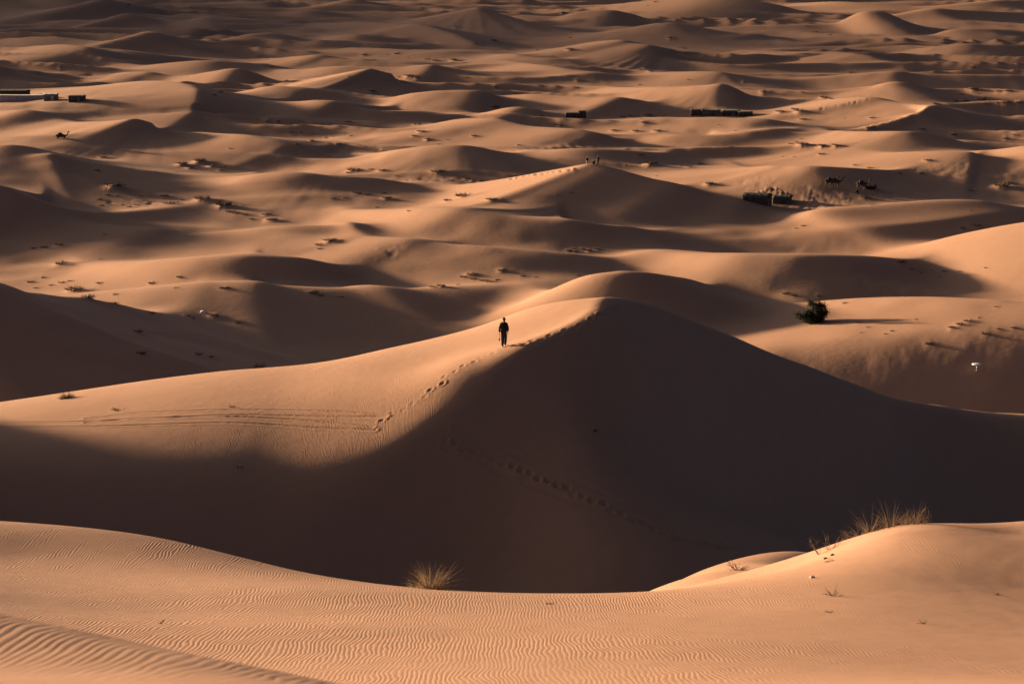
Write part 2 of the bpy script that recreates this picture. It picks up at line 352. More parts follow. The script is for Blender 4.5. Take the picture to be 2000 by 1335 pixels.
kz = np.where(YY < 250, 1.2, 2.2)
for pts, mf, mb, r in ST:
    C = np.array([ath(*p) for p in pts])
    px_ = np.array([p[0] for p in pts], float)
    if np.all(np.diff(px_) > 0):                      # crest distance runs smoothly along the dune
        q = (px_ - px_.mean()) / 300.0
        Df = np.polyval(np.polyfit(q, C[:, 1], 2 if len(pts) > 5 else 1, w=np.clip(C[:, 2], .5, 8)), q)
        C = np.array([at(p[0], p[1], D) for p, D in zip(pts, Df)])
    n = 6
    C = catmull(C, n)
    zmx = C[:, 2].max()
    ext = (zmx + 4) / min(mf, mb) * 1.6 + 10
    r0, r1 = np.searchsorted(Y, C[:, 1].min() - ext), np.searchsorted(Y, C[:, 1].max() + ext)
    ymin = max(Y[r0], 1)
    lo = (C[:, 0].min() - ext); hi = (C[:, 0].max() + ext)
    c0 = np.searchsorted(U, min(lo / ymin, lo / Y[min(r1, NR - 1)])); c1 = np.searchsorted(U, max(hi / ymin, hi / Y[min(r1, NR - 1)]))
    X, Yv = XX[r0:r1, c0:c1], YY[r0:r1, c0:c1]
    # gentle warp so crests and feet wander
    wx = 2.2 * vnoise(X / 21 + 3.1, Yv / 21); wy = 2.2 * vnoise(X / 19, Yv / 19 + 7.7)
    Xw, Yw = X + wx * 0, Yv + wy * 0
    best = np.full(X.shape, 1e18); zc = np.zeros_like(X); sg = np.zeros_like(X)
    for i in range(len(C) - 1):
        a, b = C[i], C[i + 1]
        ex, ey = b[0] - a[0], b[1] - a[1]
        L2 = ex * ex + ey * ey + 1e-9
        t = np.clip(((Xw - a[0]) * ex + (Yw - a[1]) * ey) / L2, 0, 1)
        dx, dy = Xw - (a[0] + t * ex), Yw - (a[1] + t * ey)
        d2 = dx * dx + dy * dy
        m = d2 < best
        best = np.where(m, d2, best)
        zc = np.where(m, a[2] + t * (b[2] - a[2]), zc)
        cr = (ex * dy - ey * dx) / math.sqrt(L2) / np.sqrt(d2 + 1e-6)
        sg = np.where(m, cr, sg)
    d = np.sqrt(best)
    sl_ = np.where(sg < 0, mf, mb)
    # round the ends off: past an end the side turns smoothly
    sl_ = mb + (mf - mb) * sstep(0.35, -0.35, sg)
    dd = np.sqrt(d * d + r * r) - r
    Hh = zc + 6.0
    z = zc - Hh * (1 - np.exp(-sl_ * dd / Hh))
    ZZ[r0:r1, c0:c1] = smax(ZZ[r0:r1, c0:c1], z, kz[r0:r1, c0:c1])

# added dune mass, unseen on the sun's side, to dim the far plain with shadow
shade_massif = 206 * sstep(1020, 2100, YY) * np.exp(-((XX + 1500) / 420.0) ** 2) * (1 + .3 * vnoise(XX / 420 + 3, YY / 380))
ZZ = ZZ + shade_massif

# the flat drops away below the sunlit bank
ZZ -= 7 * sstep(304, 272, YY) * sstep(24, 36, XX) * (YY > 185)

# settle the crests: wind-rounded, more so far off
def box_y(Z, hw):
    yc = np.concatenate([[Y[0]], (Y[1:] + Y[:-1]) / 2, [Y[-1]]])
    cs = np.vstack([np.zeros((1, Z.shape[1])), np.cumsum(Z * np.diff(yc)[:, None], 0)])
    out = np.empty_like(Z)
    def samp(yq):
        yq = np.clip(yq, yc[0], yc[-1])
        i = np.clip(np.searchsorted(yc, yq) - 1, 0, len(yc) - 2)
        t = ((yq - yc[i]) / (yc[i + 1] - yc[i]))[:, None]
        return cs[i] * (1 - t) + cs[i + 1] * t
    a, b = np.clip(Y - hw, yc[0], yc[-1]), np.clip(Y + hw, yc[0], yc[-1])
    return (samp(b) - samp(a)) / (b - a)[:, None]


def box_x(Z, hw):
    uc = np.concatenate([[U[0]], (U[1:] + U[:-1]) / 2, [U[-1]]])
    cs = np.hstack([np.zeros((Z.shape[0], 1)), np.cumsum(Z * np.diff(uc)[None], 1)])
    out = np.empty_like(Z)
    for r in range(Z.shape[0]):
        w = hw[r] / Y[r]
        a, b = np.clip(U - w, uc[0], uc[-1]), np.clip(U + w, uc[0], uc[-1])
        out[r] = (np.interp(b, uc, cs[r]) - np.interp(a, uc, cs[r])) / (b - a)
    return out


hw = np.where(Y < 180, .3, 0.6 + .6 * sstep(250, 1100, Y))
for _ in range(2):
    ZZ = box_x(box_y(ZZ, hw), hw)

# near dunes
rn = np.searchsorted(Y, 260)
X, Yv = XX[:rn], YY[:rn]
hb = sheetB(X, Yv)
ub = np.abs(X / Yv)
hb = hb - 60 * sstep(115, 175, Yv)
# shoulder of the same dune outside the frame on the left: its shadow fills the hollow
hO = np.full(X.shape, -50.0)
OC = catmull([(-68, 144, 44), (-63, 134, 44), (-60, 122, 43.5), (-56, 110, 42), (-52, 98, 39)], 5)
for ax, ay, az in OC:
    hO = np.maximum(hO, az - 0.66 * (np.sqrt((X - ax) ** 2 + (Yv - ay) ** 2 + 4) - 2))
rm = (Yv > 95)
hl = sheetL(X, Yv); hr = sheetR(X, Yv)
km = 0.7 + 1.3 * sstep(2.0, -2.5, X) + 3.6 * sstep(-4.0, -15.0, X) + 1.6 * sstep(5.5, 14, X)
hm = smin(hl, hr, km)
hm = hm - 40 * sstep(120, 100, Yv) - 40 * sstep(205, 235, Yv)
near = smax(hb, hm, 2.2)
near = smax(near, hO, 2.0)
ZZ[:rn] = smax(ZZ[:rn], near, 1.5)

# ----------------------------------------------------------------- look up the ground under a pixel
def ground(px, row, dmin=0.0, far=True):
    u = ucol(px, row)
    j = np.searchsorted(U, u) - 1
    f = (u - U[j]) / (U[j + 1] - U[j])
    z = ZZ[:, j] * (1 - f) + ZZ[:, j + 1] * f
    ray = CAM_Z - Y * tdep(row)
    hit = np.where((z >= ray) & (Y > dmin))[0]
    i = hit[0]
    if i == 0:
        return Vector((u * Y[0], Y[0], z[0]))
    a = (ray - z)[i - 1]; b = (ray - z)[i]
    t = a / (a - b) if a > b else 1.0
    D = Y[i - 1] + t * (Y[i] - Y[i - 1])
    return Vector((u * D, D, z[i - 1] + t * (z[i] - z[i - 1])))


def crest(px, row, dmax):
    """ground on the near side of a crest: step down the picture until the near surface is hit"""
    for _ in range(40):
        g = ground(px, row)
        if g.y < dmax:
            return g
        row += 1.0
    return g


def zat(x, y):
    i = min(max(np.searchsorted(Y, y) - 1, 0), NR - 2); u = x / y
    j = min(max(np.searchsorted(U, u) - 1, 0), NC - 2)
    t = (y - Y[i]) / (Y[i + 1] - Y[i]); f = (u - U[j]) / (U[j + 1] - U[j])
    return (ZZ[i, j] * (1 - f) + ZZ[i, j + 1] * f) * (1 - t) + (ZZ[i + 1, j] * (1 - f) + ZZ[i + 1, j + 1] * f) * t

# ----------------------------------------------------------------- small relief: hummocks, trampled sand, tracks, footprints
def window(x0, x1, y0, y1):
    r0, r1 = np.searchsorted(Y, y0), np.searchsorted(Y, y1) + 1
    ya, yb = Y[max(r0 - 1, 0)], Y[min(r1, NR - 1)]
    c0 = np.searchsorted(U, min(x0 / ya, x0 / yb)) - 1; c1 = np.searchsorted(U, max(x1 / ya, x1 / yb)) + 1
    return slice(max(r0, 0), r1), slice(max(c0, 0), c1)


def mound(p, rx, ry, h, tail=0.0):
    e = 3.0
    rs, cs = window(p[0] - e * rx, p[0] + (e + tail) * rx, p[1] - e * ry - tail * rx * .6, p[1] + e * ry)
    X, Yv = XX[rs, cs] - p[0], YY[rs, cs] - p[1]
    if tail:                                          # sand tail on the lee side
        t = np.clip((X * .85 - Yv * .53) / rx, 0, None)
        X = X / (1 + .8 * np.minimum(t, tail) / max(tail, .1)); 
    ZZ[rs, cs] += h * np.exp(-(X / rx) ** 2 - (Yv / ry) ** 2) * (1 + .5 * vnoise(XX[rs, cs] * 2.2, YY[rs, cs] * 2.2))


def path_pts(pix, step):
    P = np.array([list(ground(px, row, dm)) for px, row, dm in pix])
    P = catmull(P, 14)
    seg = np.linalg.norm(np.diff(P[:, :2], axis=0), axis=1)
    s = np.concatenate([[0], np.cumsum(seg)])
    q = np.arange(0, s[-1], step)
    return np.stack([np.interp(q, s, P[:, 0]), np.interp(q, s, P[:, 1])], 1)


def rut(pix, width, depth, offs=(0.0,), tread=0.0):
    Q = path_pts(pix, .15)
    for o in offs:
        T = np.gradient(Q, axis=0); T /= np.linalg.norm(T, axis=1, keepdims=True)
        C = Q + np.stack([-T[:, 1], T[:, 0]], 1) * o
        rs, cs = window(C[:, 0].min() - 1, C[:, 0].max() + 1, C[:, 1].min() - 1, C[:, 1].max() + 1)
        X, Yv = XX[rs, cs], YY[rs, cs]
        dmin = np.full(X.shape, 9.0)
        for i in range(len(C)):
            r2, c2 = window(C[i, 0] - .8, C[i, 0] + .8, C[i, 1] - .8, C[i, 1] + .8)
            a, b = r2.start - rs.start, r2.stop - rs.start; c, d = c2.start - cs.start, c2.stop - cs.start
            a, c = max(a, 0), max(c, 0)
            sub = dmin[a:b, c:d]
            np.minimum(sub, np.hypot(X[a:b, c:d] - C[i, 0], Yv[a:b, c:d] - C[i, 1]), out=sub)
        prof = -np.exp(-(dmin / width) ** 2) + .55 * np.exp(-((dmin - 2.1 * width) / (.8 * width)) ** 2)
        mod = 1 + tread * np.sin(X * 2 * math.pi / .62 + 4 * vnoise(X, Yv)) + .5 * vnoise(X * 1.3, Yv * 1.3)
        ZZ[rs, cs] += .42 * depth * prof * mod * (dmin < 5 * width)


def footprints(pix, step=.72, depth=.045, size=.12, jit=.09):
    Q = path_pts(pix, step)
    T = np.gradient(Q, axis=0); T /= np.linalg.norm(T, axis=1, keepdims=True)
    for i in range(len(Q)):
        s = .13 if i % 2 else -.13
        x = Q[i, 0] - T[i, 1] * s + random.uniform(-jit, jit); y = Q[i, 1] + T[i, 0] * s + random.uniform(-jit, jit)
        rs, cs = window(x - .9, x + .9, y - .9, y + .9)
        X, Yv = XX[rs, cs] - x, YY[rs, cs] - y
        a = X * T[i, 0] + Yv * T[i, 1]; b = -X * T[i, 1] + Yv * T[i, 0]
        q = (a / (1.35 * size)) ** 2 + (b / (.85 * size)) ** 2
        ZZ[rs, cs] += depth * random.uniform(.4, 1.3) * (-np.exp(-q) + .55 * np.exp(-(np.sqrt(q) - 1.9) ** 2 / .25))


def trample(px, row, rpx, rrow, amp, cell, dmin=180):
    a = ground(px, row, dmin); l = ground(px - rpx, row, dmin)
    rx = max(abs(a.x - l.x), 2)
    dn = (CAM_Z - a.z) / tdep(row + rrow); dp = (CAM_Z - a.z) / tdep(row - rrow)
    ry = abs(dp - dn) / 2
    rs, cs = window(a.x - rx * 1.4, a.x + rx * 1.4, a.y - ry * 1.4, a.y + ry * 1.4)
    X, Yv = XX[rs, cs], YY[rs, cs]
    m = sstep(1.25, .55, np.sqrt(((X - a.x) / rx) ** 2 + ((Yv - a.y) / ry) ** 2) + .5 * vnoise(X / (rx * .25), Yv / (ry * .25)))
    n = vnoise(X / cell, Yv / (cell * 1.2)) + .6 * vnoise(X / (cell * .45) + 9, Yv / (cell * .5))
    n = np.minimum(n, .12)                            # pits with soft rims
    ZZ[rs, cs] += amp * m * n * .42


# faint unevenness of the open sand beyond the big dune
ZZ += sstep(190, 260, YY) * sstep(1300, 900, YY) * .22 * vnoise(XX / 5.3 + 2, YY / 6.1) * np.clip(.5 + 1.6 * vnoise(XX / 40 + 6, YY / 36), 0, 1)

# ridge-top mound that carries the grass on the near dune
p = ground(1757, 1022)
mound((p.x, p.y), .8, 1.2, .42)
for px, row, dm, rp, rr, am, cl in [
        (1760, 702, 180, 230, 13, .10, 2.0), (1900, 694, 180, 150, 11, .12, 1.7), (1610, 388, 300, 60, 13, .34, .9), (1560, 402, 300, 55, 7, .34, .9),
        (1480, 358, 300, 50, 9, .3, 1.4), (1720, 380, 300, 90, 6, .25, 1.4), (1860, 383, 300, 90, 4, .2, 1.4), (1730, 560, 200, 70, 16, .28, 1.6), (745, 490, 300, 55, 9, .25, 1.6),
        (690, 545, 200, 40, 6, .12, 1.6), (1790, 560, 200, 40, 14, .22, 1.5), (680, 668, 190, 60, 16, .2, 1.2), (265, 400, 300, 70, 8, .45, 1.6),
        (850, 352, 300, 90, 6, .4, 1.7), (1860, 335, 300, 130, 8, .25, 1.6), (600, 243, 400, 40, 5, .4, 2.0), (1930, 382, 300, 60, 4, .22, 1.4)]:
    trample(px, row, rp, rr, am, cl, dm)

# wheel ruts along the sunlit shoulder and down the shaded face, and the walker's footprints
rut([(-60, 829, 100), (80, 828, 100), (200, 826, 100), (330, 821, 100), (450, 817, 100), (560, 821, 100), (660, 825, 100), (745, 826, 100)], .11, .1, (-.75, .75), .05)
rut([(168, 820, 100), (260, 811, 100), (350, 808, 100), (450, 806, 100), (560, 809, 100), (660, 815, 100), (745, 822, 100)], .1, .085, (-.7, .7), .05)
rut([(880, 854, 100), (920, 870, 100), (960, 888, 100), (1080, 940, 100), (1200, 990, 100), (1320, 1030, 100)], .17, .13, (-.8, .8), .1)
footprints([(745, 818, 100), (800, 792, 100), (850, 757, 100), (890, 722, 100), (940, 698, 100), (982, 680, 100)])
footprints([(985, 679, 100), (1040, 666, 100), (1090, 650, 100), (1140, 632, 100), (1180, 612, 100), (1205, 594, 100)], .6)
footprints([(1150, 630, 100), (1180, 611, 100), (1212, 592, 100)], .5)
footprints([(870, 858, 100), (900, 871, 100), (930, 885, 100), (1000, 912, 100), (1080, 945, 100), (1160, 980, 100), (1240, 1016, 100), (1320, 1048, 100), (1390, 1062, 100), (1460, 1070, 100)], .62, .10, .14)
footprints([(1000, 349, 380), (1040, 342, 380), (1080, 337, 380), (1120, 331, 380)], 1.0, .25, .3)
footprints([(1597, 213, 500), (1650, 203, 500), (1697, 193, 500)], 1.5, .12, .35)
footprints([(1480, 378, 380), (1500, 369, 380), (1520, 375, 380), (1535, 384, 380)], 1.0, .25, .3)
rut([(640, 270, 480), (700, 280, 480), (740, 292, 480)], .4, .2, (0,), .2)
rut([(1000, 296, 460), (1080, 288, 460), (1160, 284, 460)], .4, .2, (-1.2, 1.2), .2)
rut([(1230, 289, 460), (1320, 291, 460), (1420, 294, 460)], .4, .2, (-1.2, 1.2), .2)

# (px, row, width in px) of the low scrub clumps; a fourth value is the height of the sand mound under them in widths
SCRUB_NEAR = [(145, 569, 40, .2), (172, 584, 44, .16), (222, 594, 26, .2), (297, 553, 20), (350, 541, 16), (345, 562, 12), (225, 575, 16), (440, 563, 24), (85, 542, 14), (60, 551, 18), (70, 562, 14), (100, 557, 14),
              (122, 552, 20), (138, 549, 16), (195, 553, 22), (120, 516, 38, .12), (195, 506, 12), (610, 572, 28), (625, 577, 18), (665, 580, 16), (295, 613, 24, .15), (365, 617, 18, .15), (375, 621, 12), (418, 618, 28, .15), (465, 630, 18),
              (268, 650, 28, .18), (385, 693, 26, .15), (410, 698, 20, .15), (275, 692, 26, .15), (920, 537, 28, .16), (980, 529, 22, .16), (945, 548, 20), (960, 551, 26), (972, 547, 16), (895, 556, 12), (845, 561, 16, .2), (862, 560, 22, .2), (925, 545, 16), (905, 541, 18),
              (1020, 539, 14), (1045, 541, 10), (1130, 538, 10), (1760, 513, 28, .14), (1780, 526, 10), (1796, 532, 10), (1845, 530, 14), (1836, 540, 10), (1876, 530, 12), (1925, 523, 10), (1820, 527, 8), (1652, 592, 20), (1676, 630, 22), (1696, 639, 14),
              (1682, 649, 8), (1730, 652, 12), (1742, 646, 12), (1790, 623, 10), (1815, 671, 28), (1858, 640, 18, .15), (1875, 634, 22, .18), (1893, 628, 24, .15), (1912, 620, 10), (1925, 652, 26), (1950, 642, 14), (1980, 640, 16), (1946, 599, 12), (1535, 573, 20), (1550, 577, 16), (1600, 578, 16)]
SCRUB_MID = [(225, 368, 44, .26), (320, 384, 22, .2), (396, 391, 42, .2), (192, 389, 18), (210, 381, 14), (228, 382, 10), (275, 383, 12), (296, 383, 8), (356, 391, 12), (330, 399, 30, .15), (345, 396, 16), (198, 402, 14), (217, 401, 14), (265, 400, 14), (285, 398, 14), (252, 404, 12), (238, 400, 10), (274, 397, 10),
             (438, 403, 36, .2), (450, 414, 24), (462, 417, 20), (478, 419, 18), (490, 428, 16), (530, 431, 30, .2), (520, 419, 22, .15), (115, 479, 18, .2), (86, 483, 18), (66, 485, 14), (205, 458, 12), (735, 405, 10), (800, 412, 14), (650, 388, 14), (672, 387, 10), (697, 377, 22), (718, 380, 12), (755, 388, 22, .2), (750, 377, 14),
             (875, 393, 22, .2), (905, 385, 38, .16), (960, 391, 24, .2), (985, 394, 8), (645, 472, 34, .2), (622, 478, 20, .12), (625, 486, 18), (1115, 376, 12), (1088, 382, 8), (1385, 361, 24, .25), (1110, 490, 16, .1), (1125, 491, 14, .1), (1136, 487, 14, .12), (1150, 490, 18, .12), (1166, 487, 16, .12), (1120, 486, 10), (1690, 387, 24, .1),
             (1705, 400, 14), (1556, 446, 12), (1570, 441, 14), (1905, 441, 30, .12), (1880, 446, 18, .1), (1895, 411, 8), (1955, 366, 38, .22), (1970, 358, 20, .15), (1893, 372, 14), (1900, 373, 10), (200, 308, 18, .2), (190, 333, 14), (355, 323, 26, .3), (390, 318, 30, .34), (415, 326, 22, .25), (430, 333, 14, .2), (436, 327, 10), (372, 329, 20, .25),
             (450, 290, 10), (255, 299, 8), (217, 301, 8), (690, 334, 30, .2), (682, 338, 20), (725, 331, 14), (745, 334, 22, .2), (775, 344, 10), (855, 336, 34, .12), (820, 352, 10), (850, 353, 14), (880, 353, 12), (912, 349, 16), (940, 353, 12), (1270, 323, 30, .3), (1222, 323, 10), (1248, 320, 10), (1319, 320, 8), (1345, 326, 16, .2), (1333, 325, 10), (1368, 321, 14, .2), (1283, 344, 10), (1250, 304, 20, .25),
             (1605, 302, 16, .2), (1530, 306, 8), (1552, 306, 8), (1670, 323, 14, .2), (1700, 329, 16, .15), (1757, 339, 12), (1797, 339, 18, .1), (1812, 314, 20, .2)]
SCRUB_FAR = [(1523, 220, 20, .3), (1562, 219, 24, .3), (1552, 214, 16, .25), (1568, 234, 18, .2), (1650, 231, 8), (1703, 231, 16, .2), (1700, 252, 26, .2), (1800, 253, 14, .2), (1863, 264, 18, .25), (1980, 264, 12, .2), (1965, 271, 16, .2), (1568, 284, 28, .3), (1605, 287, 20, .3), (1632, 286, 18, .35), (1545, 281, 14), (1555, 277, 12), (1565, 271, 10),
             (1825, 203, 12, .2), (1866, 199, 18, .25), (1886, 199, 18, .25), (1917, 197, 18, .25), (1925, 203, 14), (1948, 201, 12, .2), (1965, 202, 20, .25), (1990, 201, 14, .25), (1924, 191, 10), (1900, 176, 26, .2), (1950, 179, 16, .2), (1968, 179, 18, .2), (1878, 184, 14), (1910, 183, 14), (1013, 284, 10, .2), (1058, 226, 10), (1086, 244, 10), (1093, 246, 14, .2),
             (1265, 228, 22, .25), (1215, 228, 14), (1230, 226, 12), (1258, 240, 18, .2), (1253, 233, 10), (1198, 256, 16, .3), (1241, 257, 16, .3), (1283, 257, 18, .35), (1295, 228, 10), (1405, 244, 8), (1436, 256, 8), (522, 239, 10, .3), (544, 238, 12, .25), (570, 258, 10), (588, 259, 8), (610, 261, 8), (608, 275, 12, .3), (643, 280, 8), (660, 282, 16, .2), (675, 260, 6), (685, 265, 8),
             (680, 240, 14, .25), (815, 244, 20, .25), (822, 258, 18, .25), (808, 266, 12, .2), (834, 273, 14, .35), (857, 282, 10), (925, 266, 12, .2), (875, 273, 8), (966, 212, 22, .35), (915, 228, 10, .25), (582, 283, 22, .1), (750, 296, 14, .1), (118, 131, 10, .25), (110, 136, 8), (388, 116, 5), (465, 81, 6), (455, 83, 5), (373, 15, 6), (250, 10, 14, .2), (272, 17, 6), (272, 6, 5),
             (430, 181, 16, .2), (418, 186, 14, .15), (457, 176, 6), (470, 174, 8), (890, 53, 12, .4), (965, 82, 16, .3), (930, 86, 8, .3), (985, 72, 5), (710, 108, 14, .25), (758, 107, 8), (776, 105, 16, .2), (732, 117, 8), (798, 112, 6), (835, 117, 14, .15), (850, 119, 14, .15), (886, 119, 18, .3), (908, 123, 8), (560, 158, 8, .25), (681, 149, 8), (779, 150, 8), (797, 150, 18, .3), (815, 153, 14, .2),
             (725, 180, 18, .35), (912, 152, 8), (968, 172, 14, .2), (507, 110, 8, .2), (523, 116, 6), (530, 131, 10), (625, 60, 6), (1100, 26, 12, .2), (1265, 11, 6), (1280, 4, 12, .2), (1160, 14, 8), (1115, 74, 10, .25), (1050, 98, 8), (1112, 98, 16, .35), (1308, 75, 12, .3), (1328, 93, 14, .2), (1340, 95, 12, .15), (1210, 132, 10, .2), (1200, 139, 8), (1250, 137, 8, .2), (1230, 134, 6), (1258, 130, 8),
             (1270, 140, 14, .3), (1127, 157, 12, .25), (1250, 166, 10), (1310, 168, 6), (1345, 156, 8), (1490, 180, 16, .3), (1452, 160, 8, .2), (1592, 63, 12), (1622, 69, 10), (1576, 51, 8), (1744, 67, 5), (1850, 74, 12, .15), (1910, 85, 12, .2), (1797, 94, 8, .2), (1900, 132, 18, .1), (1660, 142, 12, .1), (1565, 180, 12), (1607, 192, 16, .35), (1624, 194, 10, .2), (1680, 71, 6), (1530, 74, 6), (1765, 132, 8)]
scrub_spots = []
for zone, lst in (('near', SCRUB_NEAR), ('mid', SCRUB_MID), ('far', SCRUB_FAR)):
    for sp in lst:
        try:
            g0 = ground(sp[0], sp[1], 188)
        except IndexError:
            continue
        w = sp[2] * g0.y / FPX
        mh = (sp[3] if len(sp) > 3 else .06) * w
        scrub_spots.append((zone, sp, g0.x, g0.y, w))
for zone, sp, x, y, w in scrub_spots:
    mh = (sp[3] if len(sp) > 3 else .06) * w
    mound((x, y), .42 * w, .6 * w, mh * .6, 1.5)


# ----------------------------------------------------------------- sand material
def nodes_of(m):
    m.use_nodes = True
    return m.node_tree.nodes, m.node_tree.links


def sand_material():
    m = bpy.data.materials.new('sand')
    N, Lk = nodes_of(m)
    bs = N['Principled BSDF']
    bs.inputs['Roughness'].default_value = 0.95
    bs.inputs['Specular IOR Level'].default_value = 0.05
    geo = N.new('ShaderNodeNewGeometry')
    pos = geo.outputs['Position']

    def noise(scale, detail=2.0, rough=.5, vec=pos):
        n = N.new('ShaderNodeTexNoise')
        n.inputs['Scale'].default_value = scale; n.inputs['Detail'].default_value = detail; n.inputs['Roughness'].default_value = rough
        Lk.new(vec, n.inputs['Vector'])
        return n.outputs['Fac']

    def math_(op, a, b=None, c=None):
        n = N.new('ShaderNodeMath'); n.operation = op
        for i, v in enumerate((a, b, c)):
            if v is None:
                continue
            if isinstance(v, (int, float)):
                n.inputs[i].default_value = v
            else:
                Lk.new(v, n.inputs[i])
        return n.outputs[0]

    def ramp(x, a, b):
        n = N.new('ShaderNodeMapRange'); n.interpolation_type = 'SMOOTHSTEP'
        Lk.new(x, n.inputs['Value'])
        n.inputs['From Min'].default_value = a; n.inputs['From Max'].default_value = b
        return n.outputs['Result']

    sep = N.new('ShaderNodeSeparateXYZ'); Lk.new(pos, sep.inputs[0])
    x, y = sep.outputs['X'], sep.outputs['Y']
    # ripple crests run long, away from the camera, and wander in zigzags with forks
    def stretched(sx, sy):
        mp = N.new('ShaderNodeMapping'); mp.inputs['Scale'].default_value = (sx, sy, 0.0)
        Lk.new(pos, mp.inputs['Vector'])
        return mp.outputs['Vector']
    w1 = noise(1.0, 1.0, .4, stretched(.35, .045))
    w2 = noise(1.0, 1.0, .5, stretched(.9, .30))
    w4 = noise(1.0, 1.0, .5, stretched(4.5, .85))
    ph = math_('ADD', x, math_('MULTIPLY', w1, 0.5))
    ph = math_('ADD', ph, math_('MULTIPLY', w2, 0.36))
    ph = math_('ADD', ph, math_('MULTIPLY', w4, 0.10))
    ph = math_('ADD', ph, math_('MULTIPLY', y, 0.006))
    WL = 0.074
    s = math_('SINE', math_('MULTIPLY', ph, 2 * math.pi / WL))
    # sharper crests, flat troughs
    s2 = math_('SINE', math_('ADD', math_('MULTIPLY', ph, 4 * math.pi / WL), 0.9))
    rp = math_('ADD', math_('MULTIPLY', s, 0.5), math_('MULTIPLY', s2, 0.10))
    patch = ramp(noise(0.13, 3.0, .55), .38, .66)
    near = math_('SUBTRACT', 1.0, ramp(y, 150.0, 175.0))
    calm = math_('SUBTRACT', 1.0, math_('MULTIPLY', ramp(x, 1.5, 9.0), .55))
    near = math_('MULTIPLY', near, calm)
    near = math_('MULTIPLY', near, math_('SUBTRACT', 1.65, math_('MULTIPLY', ramp(x, -9.0, -2.0), .65)))
    amp = math_('MULTIPLY', math_('MULTIPLY', math_('ADD', math_('MULTIPLY', patch, .6), .4), near), 0.0034)
    h = math_('MULTIPLY', rp, amp)
    h = math_('ADD', h, math_('MULTIPLY', noise(30.0, 3.0, .6), 0.0012))
    h = math_('ADD', h, math_('MULTIPLY', noise(1.2, 3.0, .5), 0.02))
    bp = N.new('ShaderNodeBump'); bp.inputs['Strength'].default_value = 1.0; bp.inputs['Distance'].default_value = 1.0
    Lk.new(h, bp.inputs['Height']); Lk.new(bp.outputs[0], bs.inputs['Normal'])
    # colour: iron-stained sand, slightly paler and darker drifts
    cr = N.new('ShaderNodeValToRGB')
    cr.color_ramp.elements[0].position = .3; cr.color_ramp.elements[0].color = (.40, .222, .135, 1)
    cr.color_ramp.elements[1].position = .7; cr.color_ramp.elements[1].color = (.46, .262, .163, 1)
    mixn = math_('ADD', math_('MULTIPLY', noise(0.03, 4.0, .6), .6), math_('MULTIPLY', noise(0.9, 4.0, .6), .4))
    Lk.new(mixn, cr.inputs[0]); Lk.new(cr.outputs[0], bs.inputs['Base Color'])
    return m


M_SAND = sand_material()
idx = np.arange(NR * NC).reshape(NR, NC)
quads = np.stack([idx[:-1, :-1], idx[:-1, 1:], idx[1:, 1:], idx[1:, :-1]], -1).reshape(-1, 4)
me = bpy.data.meshes.new('sand_dunes')
me.vertices.add(NR * NC)
me.vertices.foreach_set('co', np.stack([XX, YY, ZZ], -1).astype(np.float32).ravel())
me.loops.add(quads.size)
me.loops.foreach_set('vertex_index', quads.astype(np.int32).ravel())
me.polygons.add(len(quads))
me.polygons.foreach_set('loop_start', np.arange(0, quads.size, 4, dtype=np.int32))
me.polygons.foreach_set('use_smooth', np.ones(len(quads), dtype=bool))
me.update(calc_edges=True)
me.materials.append(M_SAND)
terrain = bpy.data.objects.new('terrain', me)
terrain['kind'] = 'structure'
terrain['label'] = 'orange desert sand dunes'
COL.objects.link(terrain)

# ----------------------------------------------------------------- materials for the things
def mat(name, col, rough=.9, var=.25, scale=6.0, spec=.1, trans=0.0):
    m = bpy.data.materials.new(name)
    N, Lk = nodes_of(m)
    b = N['Principled BSDF']
    b.inputs['Roughness'].default_value = rough
    b.inputs['Specular IOR Level'].default_value = spec
    tc = N.new('ShaderNodeTexCoord')
    n = N.new('ShaderNodeTexNoise'); n.inputs['Scale'].default_value = scale; n.inputs['Detail'].default_value = 4
    Lk.new(tc.outputs['Object'], n.inputs['Vector'])
    cr = N.new('ShaderNodeValToRGB')
    cr.color_ramp.elements[0].position = .3; cr.color_ramp.elements[1].position = .7
    cr.color_ramp.elements[0].color = tuple(c * (1 - var) for c in col) + (1,)
    cr.color_ramp.elements[1].color = tuple(min(1, c * (1 + var)) for c in col) + (1,)
    Lk.new(n.outputs['Fac'], cr.inputs[0]); Lk.new(cr.outputs[0], b.inputs['Base Color'])
    if trans:
        t = N.new('ShaderNodeBsdfTranslucent'); Lk.new(cr.outputs[0], t.inputs['Color'])
        mx = N.new('ShaderNodeMixShader'); mx.inputs[0].default_value = trans
        Lk.new(b.outputs[0], mx.inputs[1]); Lk.new(t.outputs[0], mx.inputs[2])
        Lk.new(mx.outputs[0], N['Material Output'].inputs['Surface'])
    return m


M_STRAW = mat('dry_grass', (.27, .175, .095), .8, .3, 9, trans=.35)
M_STRAW2 = mat('dry_grass_stems', (.2, .13, .075), .85, .3, 9, trans=.2)
M_TWIG = mat('grey_twig', (.06, .042, .03), .9, .3, 9)
M_SCRUB = mat('scrub', (.05, .036, .024), .95, .35, 3)
M_LEAF = mat('bush_leaf', (.022, .026, .013), .8, .4, 2.5)
M_BARK = mat('bark', (.12, .085, .06), .95, .3, 8)
M_SKIN = mat('skin', (.36, .21, .14), .6, .06, 12, .3)
M_HAIR = mat('hair', (.02, .015, .012), .7, .2, 30)
M_BLACK = mat('black_cloth', (.03, .029, .03), .9, .25, 14)
M_NAVY = mat('navy_cloth', (.034, .035, .042), .9, .25, 14)
M_PALE = mat('pale_cloth', (.5, .42, .33), .85, .15, 14)
M_SHOE = mat('worn_shoe', (.33, .26, .2), .8, .2, 14)
M_CAMEL = mat('camel_hair', (.085, .055, .035), .95, .25, 5)
